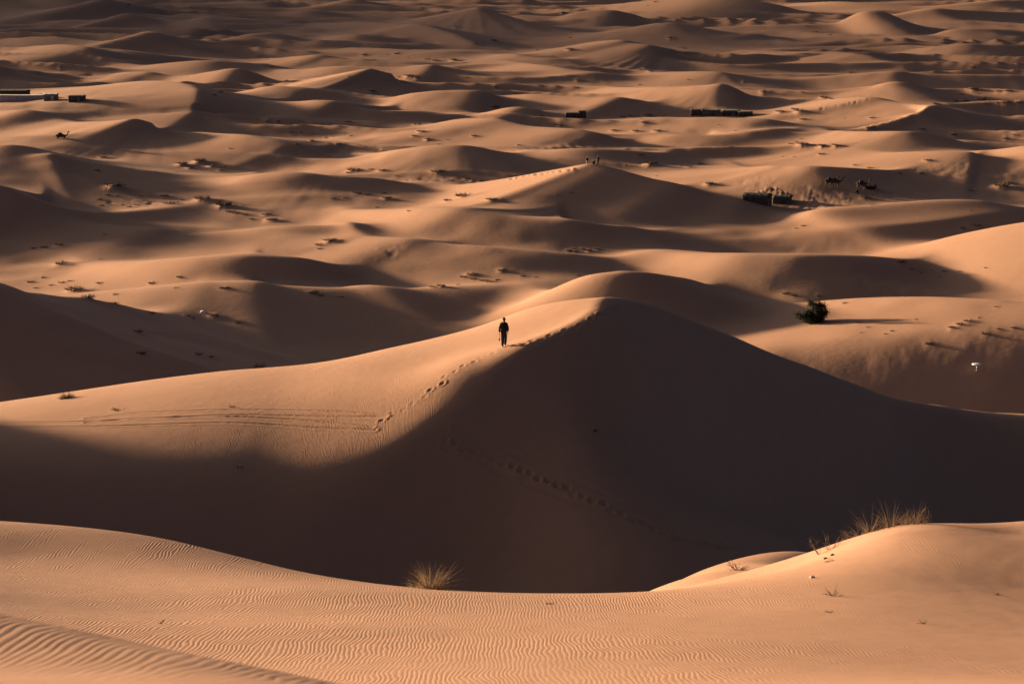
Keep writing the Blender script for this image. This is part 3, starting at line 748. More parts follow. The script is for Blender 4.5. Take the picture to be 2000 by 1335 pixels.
M_BLANKET = mat('blanket', (.05, .03, .035), .95, .3, 6)
M_TENTD = mat('dark_tent_cloth', (.07, .062, .056), .95, .3, 1.2)
M_TENTG = mat('green_grey_tent_cloth', (.12, .125, .11), .95, .2, 1.2)
M_TENTW = mat('pale_tent_canvas', (.40, .37, .34), .9, .12, 1.2)
M_POLE = mat('tent_pole', (.2, .14, .09), .8, .2, 6)
M_WHITE = mat('white_paint', (.78, .76, .72), .5, .05, 4, .3)
M_STONE = mat('pale_stone', (.8, .75, .66), .9, .12, 8)
M_DARKST = mat('dark_stone', (.07, .05, .04), .9, .2, 8)


def mesh_obj(name, V, F, m, parent=None, smooth=False):
    me = bpy.data.meshes.new(name)
    me.from_pydata([tuple(v) for v in V], [], [tuple(f) for f in F])
    if smooth:
        me.polygons.foreach_set('use_smooth', np.ones(len(me.polygons), dtype=bool))
    me.materials.append(m)
    o = bpy.data.objects.new(name, me)
    if parent:
        o.parent = parent
    COL.objects.link(o)
    return o


def tag(o, label, cat, group=None):
    o['label'] = label; o['category'] = cat
    if group:
        o['group'] = group
    return o


def empty(name, loc, rz=0.0, s=1.0):
    o = bpy.data.objects.new(name, None)
    o.location = loc; o.rotation_euler = (0, 0, rz); o.scale = (s, s, s)
    o.empty_display_size = .1
    COL.objects.link(o)
    return o


class MB:
    def __init__(s):
        s.V, s.F = [], []

    def blade(s, base, d, L, w, droop, n=4, side=None):
        """a curved tapering blade: two crossed thin strips would be a tube, one strip is enough at this size"""
        d = Vector(d).normalized()
        side = Vector(side) if side else d.cross(Vector((random.uniform(-1, 1), random.uniform(-1, 1), .2))).normalized()
        p = Vector(base); i0 = len(s.V)
        for k in range(n + 1):
            t = k / n
            ww = w * (1 - .85 * t)
            s.V += [p - side * ww, p + side * ww]
            d = (d + Vector((0, 0, -droop / n))).normalized()
            p = p + d * (L / n)
        for k in range(n):
            a = i0 + 2 * k
            s.F.append((a, a + 1, a + 3, a + 2))

    def tube(s, pts, rad, n=6, cap=True):
        pts = [Vector(p) for p in pts]
        i0 = len(s.V)
        for k, p in enumerate(pts):
            t = (pts[min(k + 1, len(pts) - 1)] - pts[max(k - 1, 0)]).normalized()
            a = t.orthogonal().normalized(); b = t.cross(a)
            r = rad[k] if isinstance(rad, (list, tuple)) else rad
            for j in range(n):
                g = 2 * math.pi * j / n
                s.V.append(p + (a * math.cos(g) + b * math.sin(g)) * r)
        for k in range(len(pts) - 1):
            for j in range(n):
                q = i0 + k * n
                s.F.append((q + j, q + (j + 1) % n, q + n + (j + 1) % n, q + n + j))
        if cap:
            s.F.append(tuple(i0 + j for j in range(n))[::-1]); s.F.append(tuple(i0 + (len(pts) - 1) * n + j for j in range(n)))

    def box(s, c, h, rz=0.0, top=1.0):
        i0 = len(s.V); cr, sr = math.cos(rz), math.sin(rz)
        for z, k in ((-h[2], 1.0), (h[2], top)):
            for x, y in ((-1, -1), (1, -1), (1, 1), (-1, 1)):
                X, Y_ = x * h[0] * k, y * h[1] * k
                s.V.append(Vector((c[0] + X * cr - Y_ * sr, c[1] + X * sr + Y_ * cr, c[2] + z)))
        s.F += [tuple(i0 + q for q in f) for f in ((3, 2, 1, 0), (4, 5, 6, 7), (0, 1, 5, 4), (1, 2, 6, 5), (2, 3, 7, 6), (3, 0, 4, 7))]

    def build(s, name, m, parent=None, smooth=False):
        return mesh_obj(name, s.V, s.F, m, parent, smooth)


def skin(name, J, E, m, parent=None, root=None, sub=2):
    """J: {joint: (x, y, z, radius[, radius2])}; E: list of (a, b): grows one continuous skin over the joints"""
    bm = bmesh.new()
    ly = bm.verts.layers.skin.verify()
    vs = {}
    for k, j in J.items():
        v = bm.verts.new(j[:3]); vs[k] = v
        v[ly].radius = (j[3], j[4] if len(j) > 4 else j[3])
        v[ly].use_root = (k == root)
    for a, b in E:
        bm.edges.new((vs[a], vs[b]))
    me = bpy.data.meshes.new(name); bm.to_mesh(me); bm.free()
    me.materials.append(m)
    o = bpy.data.objects.new(name, me)
    COL.objects.link(o)
    sk = o.modifiers.new('skin', 'SKIN'); sk.use_smooth_shade = True
    sb = o.modifiers.new('sub', 'SUBSURF'); sb.levels = sub; sb.render_levels = sub
    if parent:
        o.parent = parent
    return o


def chain(*k):
    return list(zip(k[:-1], k[1:]))


# ----------------------------------------------------------------- people
def person(name, loc, rz, H, label, pose, cols, group=None, cat='person'):
    """faces +Y before turning; pose gives joint positions for a 1.80 m figure"""
    root = empty(name, loc, rz, H / 1.8)
    tag(root, label, cat, group)
    P = pose
    J = {'pelvis': (*P['pelvis'], .125), 'waist': (*P['waist'], .12), 'chest': (*P['chest'], .14, .115), 'nb': (*P['neck'], .1), 'nk': (*P['neck2'], .08),
         'head': (*P['head'], .096, .106), 'crown': (*P['crown'], .078, .088)}
    E = chain('pelvis', 'waist', 'chest', 'nb', 'nk', 'head', 'crown')
    hx, hy, hz = P['head']; fy = P.get('face', (0, 1, 0))
    J['nose'] = (hx + fy[0] * .10, hy + fy[1] * .10, hz - .02, .018); E.append(('head', 'nose'))
    J['chin'] = (hx + fy[0] * .07, hy + fy[1] * .07, hz - .09, .04); E.append(('head', 'chin'))
    for s, sg in (('l', -1), ('r', 1)):
        J['ear' + s] = (hx + sg * .088 * fy[1], hy - sg * .088 * fy[0], hz - .01, .018); E.append(('head', 'ear' + s))
        for q, r in (('sh', .062), ('el', .047), ('wr', .032), ('palm', .036)):
            J[q + s] = (*P[q + s], r)
        E += chain('chest', 'sh' + s, 'el' + s, 'wr' + s, 'palm' + s)
        px_, py_, pz_ = P['palm' + s]
        dz = Vector(P['palm' + s]) - Vector(P['wr' + s]); dz.normalize()
        lat = Vector((0, 1, 0)) - dz * dz.y
        lat.normalize()
        nrm = dz.cross(lat)
        for f, (o_, L) in enumerate(((-.030, .062), (-.010, .074), (.010, .070), (.030, .055))):
            b = Vector((px_, py_, pz_)) + lat * o_ + dz * .03
            k1, k2 = f'f{f}a{s}', f'f{f}b{s}'
            m1 = b + dz * L * .5; m2 = b + dz * L + nrm * .02 * sg
            J[k1] = (*m1, .0095); J[k2] = (*m2, .008)
            E += chain('palm' + s, k1, k2)
        b = Vector((px_, py_, pz_)) + lat * .045
        J['ta' + s] = (*b, .011); J['tb' + s] = (*(b + dz * .04 + lat * .012), .009)
        E += chain('palm' + s, 'ta' + s, 'tb' + s)
        for q, r in (('hip', .092), ('kn', .062), ('an', .042), ('toe', .04)):
            J[q + s] = (*P[q + s], r)
        E += chain('pelvis', 'hip' + s, 'kn' + s, 'an' + s, 'toe' + s)
    skin('body', J, E, M_SKIN, root, 'pelvis', 1)
    # jacket with sleeves
    JJ = {'hem': (P['pelvis'][0], P['pelvis'][1], P['pelvis'][2] - .06, .20, .16), 'w': (*P['waist'], .19, .155), 'c': (*P['chest'], .20, .155), 'cl': (P['neck'][0], P['neck'][1], P['neck'][2] + .03, .095, .09)}
    EE = chain('hem', 'w', 'c', 'cl')
    for s in 'lr':
        JJ['s' + s] = (*P['sh' + s], .092); JJ['e' + s] = (*P['el' + s], .08); JJ['w' + s] = (*P['wr' + s], .06)
        EE += chain('c', 's' + s, 'e' + s, 'w' + s)
    skin('jacket', JJ, EE, cols['top'], root, 'w', 2)
    JT = {'p': (*P['pelvis'], .15, .135)}
    ET = []
    for s in 'lr':
        JT['h' + s] = (*P['hip' + s], .125); JT['k' + s] = (*P['kn' + s], .098); JT['a' + s] = (*P['an' + s], .082)
        ET += chain('p', 'h' + s, 'k' + s, 'a' + s)
    skin('trousers', JT, ET, cols['legs'], root, 'p', 2)
    for s in 'lr':
        a, t = Vector(P['an' + s]), Vector(P['toe' + s])
        heel = a + (a - t).normalized() * .05 + Vector((0, 0, -.045))
        skin('shoe', {'h': (*heel, .045), 'a': (*(a + Vector((0, 0, -.02))), .05), 'm': (*((a + t) / 2), .048), 't': (*(t + (t - a).normalized() * .03), .036)}, chain('h', 'a', 'm', 't'), cols['shoe'], root, 'm', 1)
    # hair: a cap over the skull, short at the neck
    mb = MB(); rows_, cols_ = 6, 14
    for i in range(rows_ + 1):
        th = math.radians(4 + i * 100 / rows_)
        for j in range(cols_):
            ph = 2 * math.pi * j / cols_
            d = Vector((math.cos(ph), math.sin(ph), 0))
            front = max(0, d.x * fy[0] + d.y * fy[1])
            tt = min(th, math.radians(98 - 50 * front))
            mb.V.append(Vector((hx, hy, hz + .035)) + Vector((d.x * .096 * math.sin(tt), d.y * .108 * math.sin(tt), .115 * math.cos(tt))))
    for i in range(rows_):
        for j in range(cols_):
            a = i * cols_ + j; b = i * cols_ + (j + 1) % cols_
            mb.F.append((a, b, b + cols_, a + cols_))
    mb.build('hair', cols.get('hair', M_HAIR), root, True)
    for sg in (-1, 1):
        e = MB()
        c = Vector((hx + fy[0] * .086 + sg * .032 * fy[1], hy + fy[1] * .086 - sg * .032 * fy[0], hz + .01))
        e.tube([c - Vector((.012, 0, 0)), c, c + Vector((.012, 0, 0))], [.004, .009, .004], 6)
        e.build('eye', M_HAIR, root)
    return root


WALK = dict(face=(-.55, .83, 0), pelvis=(0, 0, .97), waist=(.005, .01, 1.16), chest=(.005, .03, 1.36), neck=(0, .04, 1.51), neck2=(0, .05, 1.56), head=(0, .06, 1.66), crown=(0, .055, 1.735),
            shl=(-.165, .03, 1.42), ell=(-.235, -.05, 1.15), wrl=(-.27, -.02, .92), palml=(-.275, 0, .85),
            shr=(.165, .03, 1.42), elr=(.245, .0, 1.17), wrr=(.225, .1, .95), palmr=(.215, .13, .885),
            hipl=(-.085, 0, .93), knl=(-.07, .02, .50), anl=(-.05, -.12, .10), toel=(-.055, .03, .045),
            hipr=(.085, 0, .93), knr=(.06, .20, .54), anr=(.035, .18, .13), toer=(.035, .33, .10))
STAND = dict(WALK, knl=(-.09, .03, .50), anl=(-.1, 0, .09), toel=(-.11, .15, .045), knr=(.09, .03, .50), anr=(.1, 0, .09), toer=(.11, .15, .045),
             ell=(-.235, -.02, 1.17), wrl=(-.24, .05, .93), palml=(-.24, .06, .86), wrr=(.24, .05, .93), palmr=(.24, .06, .86), elr=(.235, -.02, 1.17))
SIT = dict(pelvis=(0, 0, .14), waist=(0, .01, .33), chest=(0, .05, .52), neck=(0, .08, .67), neck2=(0, .10, .72), head=(0, .13, .81), crown=(0, .13, .885),
           shl=(-.17, .06, .6), ell=(-.24, .2, .42), wrl=(-.18, .4, .42), palml=(-.15, .46, .42), shr=(.17, .06, .6), elr=(.24, .2, .42), wrr=(.18, .4, .42), palmr=(.15, .46, .42),
           hipl=(-.09, .02, .13), knl=(-.16, .40, .42), anl=(-.12, .55, .09), toel=(-.12, .7, .045), hipr=(.09, .02, .13), knr=(.16, .40, .42), anr=(.12, .55, .09), toer=(.12, .7, .045))

g = ground(984, 677, 100)
walker_at = Vector((g.x, g.y, zat(g.x, g.y) - .03))
walker = person('person', walker_at, math.radians(-14), 1.86, 'person in black jacket and trousers walking alone along the ridge of the big dune', WALK, dict(top=M_BLACK, legs=M_NAVY, shoe=M_SHOE))
# what hangs from the left hand: a looped strap with a small dark case
Mx = Matrix.Translation(walker_at) @ Matrix.Rotation(math.radians(-14), 4, 'Z') @ Matrix.Scale(1.86 / 1.8, 4)
hand = Mx @ Vector((-.275, 0.0, .82))
st = empty('hand_strap', hand)
tag(st, "pale strap with a small dark case hanging from the walking person's hand", 'strap')
mb = MB()
mb.tube([(0, 0, .03), (-.012, 0, -.08), (-.03, 0, -.2), (-.012, 0, -.30)], [.012, .012, .012, .012], 5)
mb.tube([(0, 0, .03), (.022, 0, -.08), (.03, 0, -.2), (.012, 0, -.30)], [.012, .012, .012, .012], 5)
mb.build('strap', M_PALE, st)
mb = MB(); mb.tube([(0, 0, -.29), (0, 0, -.33), (0, 0, -.42), (0, 0, -.45)], [.02, .04, .042, .025], 8); mb.build('case', M_BLACK, st, True)

for px, row, dm, H, lab, pose, cols, rz in [
        (1147, 322, 380, 1.62, 'small standing person with pale trousers left of the pair on the far dune peak', STAND, dict(top=M_BLACK, legs=M_PALE, shoe=M_BLACK), .4),
        (1168, 320, 380, 1.85, 'tall standing person in dark clothes on the far dune peak', STAND, dict(top=M_NAVY, legs=M_BLACK, shoe=M_BLACK), 2.6),
        (1160, 320, 380, 1.75, 'person in dark clothes crouching beside the tall one on the far dune peak', SIT, dict(top=M_BLACK, legs=M_NAVY, shoe=M_BLACK), 2.9),
        (1676, 377, 380, 1.8, 'person in dark clothes sitting on the sand in front of the single camel', SIT, dict(top=M_BLACK, legs=M_BLACK, shoe=M_BLACK), 1.2)]:
    g = ground(px, row, dm)
    person('person', (g.x, g.y, zat(g.x, g.y) - .02), rz, H, lab, pose, cols)


# ----------------------------------------------------------------- camels
def camel(loc, rz, label, lying=False, s=1.0):
    root = empty('camel', loc, rz, s)
    tag(root, label, 'camel')
    dz = -.86 if lying else 0.0
    J = {'r': (-.95, 0, 1.50 + dz, .22), 'b1': (-.65, 0, 1.52 + dz, .34, .36), 'b2': (-.2, 0, 1.48 + dz, .40, .42), 'b3': (.25, 0, 1.45 + dz, .38, .42), 'b4': (.6, 0, 1.45 + dz, .30, .36),
         'h1': (-.15, 0, 1.82 + dz, .25, .22), 'h2': (-.12, 0, 2.08 + dz, .10), 'n1': (.92, 0, 1.40 + dz, .19), 'n2': (1.22, 0, 1.50 + dz, .13), 'n3': (1.42, 0, 1.82 + dz, .105), 'n4': (1.48, 0, 2.12 + dz, .10),
         'hd': (1.58, 0, 2.24 + dz, .115), 'mz': (1.82, 0, 2.17 + dz, .08), 'ms': (1.93, 0, 2.12 + dz, .055), 't1': (-1.14, 0, 1.35 + dz, .04), 't2': (-1.18, 0, 1.0 + dz, .03), 'e1': (1.53, .10, 2.36 + dz, .025), 'e2': (1.53, -.10, 2.36 + dz, .025)}
    E = chain('r', 'b1', 'b2', 'b3', 'b4', 'n1', 'n2', 'n3', 'n4', 'hd', 'mz', 'ms') + chain('b2', 'h1', 'h2') + chain('r', 't1', 't2') + [('hd', 'e1'), ('hd', 'e2')]
    for k, y in (('l', .2), ('q', -.2)):
        if lying:
            J.update({'f1' + k: (.6, y, .42, .15), 'f2' + k: (.95, y * 1.2, .14, .09), 'f3' + k: (.45, y * 1.3, .07, .06), 'k1' + k: (-.75, y, .42, .19), 'k2' + k: (-.35, y * 1.5, .18, .11), 'k3' + k: (-.95, y * 1.6, .09, .065)})
            E += chain('b4', 'f1' + k, 'f2' + k, 'f3' + k) + chain('b1', 'k1' + k, 'k2' + k, 'k3' + k)
        else:
            sw = .07 if y > 0 else -.07
            J.update({'f1' + k: (.58, y, 1.15, .13), 'f2' + k: (.60 + sw, y, .68, .085), 'f3' + k: (.55 + sw * 1.6, y, .14, .05), 'f4' + k: (.64 + sw * 1.6, y, .05, .07),
                      'k1' + k: (-.68, y, 1.12, .17), 'k2' + k: (-.92 - sw, y, .72, .075), 'k3' + k: (-.84 - sw, y, .14, .05), 'k4' + k: (-.75 - sw, y, .05, .07)})
            E += chain('b4', 'f1' + k, 'f2' + k, 'f3' + k, 'f4' + k) + chain('b1', 'k1' + k, 'k2' + k, 'k3' + k, 'k4' + k)
    skin('body', J, E, M_CAMEL, root, 'b2', 2)
    # padded saddle blanket round the hump
    mb = MB()
    n = 9
    for x, k in ((-.55, .96), (-.3, 1.02), (.0, 1.02), (.25, .97)):
        for j in range(n):
            a = math.radians(-20 + 220 * j / (n - 1))
            mb.V.append(Vector((x, math.cos(a) * .46 * k, 1.52 + dz + math.sin(a) * (.55 if -.4 < x < .1 else .47) * k)))
    for i in range(3):
        for j in range(n - 1):
            a = i * n + j
            mb.F.append((a, a + 1, a + n + 1, a + n))
    o = mb.build('saddle_blanket', M_BLANKET, root, True)
    so = o.modifiers.new('thick', 'SOLIDIFY'); so.thickness = .06
    return root


for px, row, dm, rz, lab, ly, s in [
        (1621, 367, 380, .12, 'dark saddled camel standing half hidden behind another camel in the dune shade', False, 1.0),
        (1631, 368, 380, -.06, 'dark camel with raised neck standing in front of another camel in the dune shade', False, 1.02),
        (1683, 372, 380, -.10, 'single dark camel standing above a sitting person in the dune shade', False, 1.0),
        (119, 270, 440, .05, 'dark camel lying on a low crest near the pale tents', True, 1.12)]:
    g = ground(px, row, dm)
    camel((g.x, g.y, zat(g.x, g.y) - .03), rz, lab, ly, s)


# ----------------------------------------------------------------- desert camp tents
def tent(px, row, dm, wpx, h, depth, label, mw, mr, rz=0.0, ridge=.35, roofover=.15, panels=3, group=None, flap=True):
    g = ground(px, row, dm)
    w = wpx * g.y / FPX
    x0 = g.x; y0 = g.y + depth / 2
    zb = min(zat(x0 + a * w / 2, y0 + b * depth / 2) for a in (-1, 0, 1) for b in (-1, 1))
    root = empty('tent', (x0, y0, zb), rz)
    tag(root, label, 'tent', group)
    h *= .74; ridge *= .8
    H2 = h + max(0, zat(x0, g.y) - zb)
    # walls: cloth panels that sag a little between the poles
    for s in (-1, 1):
        for k in range(panels):
            xa, xb = -w / 2 + w * k / panels, -w / 2 + w * (k + 1) / panels
            V, F = [], []
            for i in range(5):
                t = i / 4; xx = xa + .015 + (xb - xa - .03) * t; sg = .06 * math.sin(math.pi * t)
                for z, q in ((-.3, 1.4), (H2 * .5, 1.0), (H2, 0)):
                    V.append((xx, s * (depth / 2 - sg * q), z))
            for i in range(4):
                for j in range(2):
                    a = i * 3 + j
                    F.append((a, a + 3, a + 4, a + 1))
            mesh_obj('wall_panel', V, F, mw, root, True)
    for s in (-1, 1):
        V = [(s * w / 2, -depth / 2, -.3), (s * w / 2, depth / 2, -.3), (s * w / 2, depth / 2, H2), (s * w / 2, 0, H2 + ridge), (s * w / 2, -depth / 2, H2)]
        mesh_obj('end_panel', V, [(0, 1, 2, 3, 4)], mw, root)
    for s in (-1, 1):
        V, F = [], []
        n = 8
        for i in range(n + 1):
            t = i / n; xx = -w / 2 - roofover + (w + 2 * roofover) * t
            sg = .09 * abs(math.sin(math.pi * t * panels))
            V += [(xx, 0, H2 + ridge + .03 - sg * .6), (xx, s * depth * .27, H2 + ridge * .45 + .03 - sg), (xx, s * (depth / 2 + roofover), H2 - .02 - sg * .4)]
        for i in range(n):
            for j in range(2):
                a = i * 3 + j
                F.append((a, a + 3, a + 4, a + 1))
        o = mesh_obj('roof', V, F, mr, root, True)
        so = o.modifiers.new('thick', 'SOLIDIFY'); so.thickness = .04
    for k in range(panels + 1):
        mb = MB(); xx = -w / 2 + w * k / panels
        mb.tube([(xx, -depth / 2 - .04, -.3), (xx, -depth / 2 - .04, H2 + .12)], .04, 6)
        mb.build('pole', M_POLE, root)
    if flap:
        mb = MB(); mb.box((w * .12, -depth / 2 - .05, H2 * .42), (.42, .02, H2 * .42)); mb.build('door_flap', mr, root)
    return root


tent(40, 197, 560, 104, 1.7, 3.4, 'long low white tent at the left edge of the far camp', M_TENTW, M_TENTW, 0, .35, .1, 7)
tent(24, 190, 585, 60, 1.9, 4.0, 'dark long tent behind the white one at the left edge', M_TENTD, M_TENTD, .03, .6, .2, 4)
tent(98, 197, 572, 26, 2.1, 3.2, 'green grey tent with a pale roof at the end of the long white tent', M_TENTG, M_TENTW, .1, .4, .2, 2)
tent(149, 199, 560, 31, 2.0, 3.0, 'dark box shaped tent with a pale roof edge standing alone in the left camp', M_TENTD, M_TENTG, .05, .3, .12, 3)
tent(1122, 230, 580, 34, 1.5, 3.0, 'low dark tent standing alone near the middle of the far plain', M_TENTD, M_TENTD, 0, .25, .12, 3)
tent(1137, 230, 581, 13, 1.8, 2.4, 'short dark tent with a peaked roof joined to a long low one', M_TENTD, M_TENTD, .1, .55, .12, 2)
tent(1362, 226, 585, 22, 1.7, 3.4, 'dark tent at the left end of the right hand far camp', M_TENTD, M_TENTD, -.1, .5, .2, 2)
tent(1388, 226, 590, 34, 1.6, 3.4, 'grey tent between two dark tents in the right hand far camp', M_TENTG, M_TENTD, .05, .4, .2, 3)
tent(1428, 226, 588, 34, 1.6, 3.0, 'dark tent with a pale roof in the right hand far camp', M_TENTD, M_TENTG, 0, .35, .15, 3)
tent(1456, 227, 588, 26, 1.3, 3.0, 'low dark tent at the right end of the right hand far camp', M_TENTD, M_TENTD, .06, .3, .15, 3)
tent(1482, 398, 380, 50, 1.5, 4.5, 'large dark tent half hidden behind a dune shoulder near the camels', M_TENTD, M_TENTD, -.25, .8, .2, 4)
tent(1530, 398, 380, 34, 1.2, 3.6, 'smaller dark tent with a pale front beside the large one near the camels', M_TENTG, M_TENTD, -.2, .75, .2, 3)


# ----------------------------------------------------------------- plants
def tuft_mesh(name, n, rad, h, wblade, lean=.8, droop=.9, seed=1, inner=.5):
    random.seed(seed)
    mb = MB()
    for i in range(n):
        a = random.uniform(0, 2 * math.pi); r = rad * math.sqrt(random.random()) * inner
        out = Vector((math.cos(a), math.sin(a), 0))
        up = random.uniform(.55, 1.5)
        d = out * lean * random.uniform(.2, 1.0) + Vector((random.uniform(-.15, .15), random.uniform(-.15, .15), up))
        mb.blade(out * r + Vector((0, 0, -.03)), d, h * random.uniform(.45, 1.15), wblade * random.uniform(.6, 1.2), droop * random.uniform(.2, 1.2), 4)
    return mb


def stems(n, rad, h, w, seed, spread=1.0, fork=2):
    random.seed(seed)
    mb = MB()
    for i in range(n):
        a = random.uniform(0, 2 * math.pi)
        d = Vector((math.cos(a) * spread * random.uniform(.3, 1), math.sin(a) * spread * random.uniform(.3, 1), random.uniform(.5, 1.1))).normalized()
        L = h * random.uniform(.6, 1.15)
        p = Vector((math.cos(a), math.sin(a), 0)) * rad * random.random() * .3
        pts = [p]
        for k in range(4):
            d = (d + Vector((random.uniform(-.25, .25), random.uniform(-.25, .25), -.12))).normalized()
            p = p + d * L / 4; pts.append(p)
        mb.tube(pts, [w, w * .85, w * .65, w * .45, w * .25], 4)
        for k in range(fork):
            q = pts[random.randint(1, 3)]
            dd = (d + Vector((random.uniform(-.9, .9), random.uniform(-.9, .9), random.uniform(0, .7)))).normalized()
            mb.tube([q, q + dd * L * .2, q + dd * L * .36 + Vector((0, 0, -.02 * L))], [w * .55, w * .4, w * .2], 3)
    return mb


def plant(name, px, row, dm, label, cat, parts, group=None, sink=.02, dmax=72.0):
    g = ground(px, row, dm) if dm else crest(px, row, dmax)
    root = empty(name, (g.x, g.y, zat(g.x, g.y) - sink))
    tag(root, label, cat, group)
    for nm, mb, m in parts:
        mb.build(nm, m, root)
    return root


plant('grass_tuft', 842, 1146, 0, 'round straw coloured grass tuft on the near crest above the shaded hollow', 'grass', [
    ('blades', tuft_mesh('', 240, .26, .8, .0042, .95, 1.4, 11), M_STRAW), ('stems', stems(16, .26, .6, .006, 15, 1.1, 3), M_STRAW2), ('dead_base', tuft_mesh('', 160, .34, .2, .008, 1.6, .8, 12, .9), M_TWIG)])
plant('grass_tuft', 812, 1142, 0, 'low spreading grass clump left of the round straw tuft', 'grass', [
    ('blades', tuft_mesh('', 80, .2, .42, .0045, 1.4, 1.4, 13), M_STRAW)])
plant('grass_tuft', 872, 1151, 0, 'few dry blades at the right foot of the round straw tuft', 'grass', [
    ('blades', tuft_mesh('', 26, .2, .26, .005, 1.4, 1.0, 14), M_STRAW2)])
for i, (px, row, n, r, h, ln, dr, lab) in enumerate([
        (1772, 1018, 260, .28, .55, .7, .7, 'dense straw grass clump on the pointed top of the near right dune'),
        (1741, 1021, 130, .2, .62, .7, .7, 'upright straw grass clump just left of the near right dune top'),
        (1788, 1018, 90, .14, .66, .5, .6, 'narrow upright grass clump right of the dense one on the near dune top'),
        (1806, 1019, 26, .06, .6, .3, .5, 'single thin wisp of grass farthest right on the near dune top'),
        (1716, 1030, 110, .22, .42, .9, .9, 'short tangled grass clump below the near right dune top'),
        (1700, 1036, 60, .16, .66, .9, .6, 'loose grass clump with long blades halfway down the near right ridge'),
        (1680, 1044, 46, .16, .5, 1.2, .7, 'thin grass clump low on the near right ridge'),
        (1660, 1051, 54, .22, .55, 1.8, .9, 'grass clump leaning far left at the low end of the near right ridge')]):
    plant('grass_tuft', px, row, 0, lab, 'grass', [('blades', tuft_mesh('', int(n * .34), r, h * (.75, 1.2, 1.0, 1.15, .8, 1.25, .9, 1.1)[i], .0042, ln * 1.15, dr * 1.2, 30 + i), M_STRAW), ('stems', stems(6, r, h * .8, .007, 60 + i, .9), M_STRAW2)])
plant('dry_twig_plant', 1622, 1072, 0, 'thin forked dry plant rising beside the near right ridge edge', 'plant', [('stems', stems(7, .2, .55, .007, 70, .9, 3), M_STRAW2)])
plant('dry_twig_plant', 1600, 1082, 0, 'bare branching dry plant leaning left at the foot of the near right ridge', 'plant', [('stems', stems(9, .2, .6, .007, 71, 1.5, 3), M_STRAW2)])
plant('dry_twig_plant', 1440, 1113, 0, 'small leafless twig plant on the sunlit saddle', 'plant', [('stems', stems(14, .3, .5, .009, 72, 1.2, 3), M_TWIG), ('blades', tuft_mesh('', 24, .3, .3, .005, 1.3, .6, 73), M_STRAW2)], dmax=110)
plant('dry_twig_plant', 1630, 1163, 0, 'small dead plant with arching twigs and a dark base on the near slope', 'plant', [('stems', stems(10, .16, .34, .006, 74, 1.3, 3), M_TWIG), ('dead_base', tuft_mesh('', 90, .2, .09, .007, 2.2, .8, 75, 1.0), M_TWIG)])
plant('scrub_clump', 131, 777, 100, 'brown round scrub clump at the left end of the big dune shoulder', 'scrub', [('blades', tuft_mesh('', 300, .4, .46, .012, 1.0, .8, 76), M_STRAW2), ('dead_base', tuft_mesh('', 200, .5, .28, .014, 1.5, .8, 77, .9), M_TWIG)])
g = ground(507, 724, 188)
plant('scrub_clump', 507, 724, 188, 'pale upright scrub clump just behind the big dune shoulder', 'scrub', [('blades', tuft_mesh('', 260, .55, 1.1, .022, .9, .7, 78), M_STRAW2), ('dead_base', tuft_mesh('', 160, .9, .5, .03, 1.6, .8, 79, 1.0), M_TWIG)])
plant('dry_twig_plant', 452, 795, 100, 'tiny dry plant on the rippled big dune shoulder', 'plant', [('stems', stems(9, .3, .35, .012, 80, 1.6, 2), M_TWIG)])
plant('dry_twig_plant', 230, 800, 100, 'low twig litter above the wheel ruts on the big dune shoulder', 'plant', [('stems', stems(16, .9, .4, .014, 81, 2.4, 2), M_TWIG)])

# little litter on the near slopes
for i, (px, row, dm, lab) in enumerate([
        (314, 1217, 0, 'small dark twig lying on the rippled near slope at left'), (1076, 1179, 0, 'tiny dark twig on the near slope below the shaded hollow'),
        (1620, 1195, 0, 'tiny dark twig below the dead plant on the near slope'), (1802, 1217, 0, 'small dark twig on the near slope at right'), (1946, 1161, 0, 'small dark twig near the right edge of the near slope'),
        (466, 911, 100, 'dark twig lump on the shaded face of the big dune'), (1160, 841, 100, 'small dark twig high on the shaded face of the big dune')]):
    g = ground(px, row, dm)
    mb = stems(7, .06, .11 if dm == 0 else .35, .006 if dm == 0 else .02, 90 + i, 3.0, 2)
    tag(mb.build('twig', M_TWIG), lab, 'twig').location = (g.x, g.y, zat(g.x, g.y) + .005)


def stone(px, row, dm, size, m, label, seed):
    random.seed(seed)
    bm = bmesh.new(); bmesh.ops.create_icosphere(bm, subdivisions=3, radius=1.0)
    k = [Vector((random.uniform(-1, 1), random.uniform(-1, 1), random.uniform(-1, 1))).normalized() for _ in range(9)]
    for v in bm.verts:
        n = v.co.copy()
        for d in k:                                   # flat broken faces
            t = n.dot(d)
            if t > .72:
                v.co -= d * (t - .72) * .9
        v.co.z *= .62; v.co.x *= 1.2
    me = bpy.data.meshes.new('stone'); bm.to_mesh(me); bm.free(); me.materials.append(m)
    o = bpy.data.objects.new('stone', me); COL.objects.link(o)
    g = ground(px, row, dm)
    o.scale = (size, size, size); o.location = (g.x, g.y, zat(g.x, g.y) + size * .3)
    tag(o, label, 'stone')


stone(1586, 1128, 0, .058, M_STONE, 'pale stone lying on the sunlit near slope', 1)
stone(1612, 1091, 0, .05, M_DARKST, 'dark stone at the lower left of the pair under the near right ridge', 2)
stone(1626, 1084, 0, .055, M_DARKST, 'dark stone at the upper right of the pair under the near right ridge', 3)
stone(398, 611, 188, .42, M_STONE, 'pale boulder on the dim slope left of the big dune', 4)
stone(366, 460, 300, .22, M_WHITE, 'tiny white stone on a crest in the left middle distance', 5)
stone(1690, 368, 380, .3, M_WHITE, 'white lump on the trampled sand right of the single camel', 6)
plant('dry_twig_plant', 1620, 1096, 0, 'dark twig heap under the two dark stones', 'plant', [('stems', stems(16, .14, .16, .008, 95, 2.4, 2), M_TWIG)])

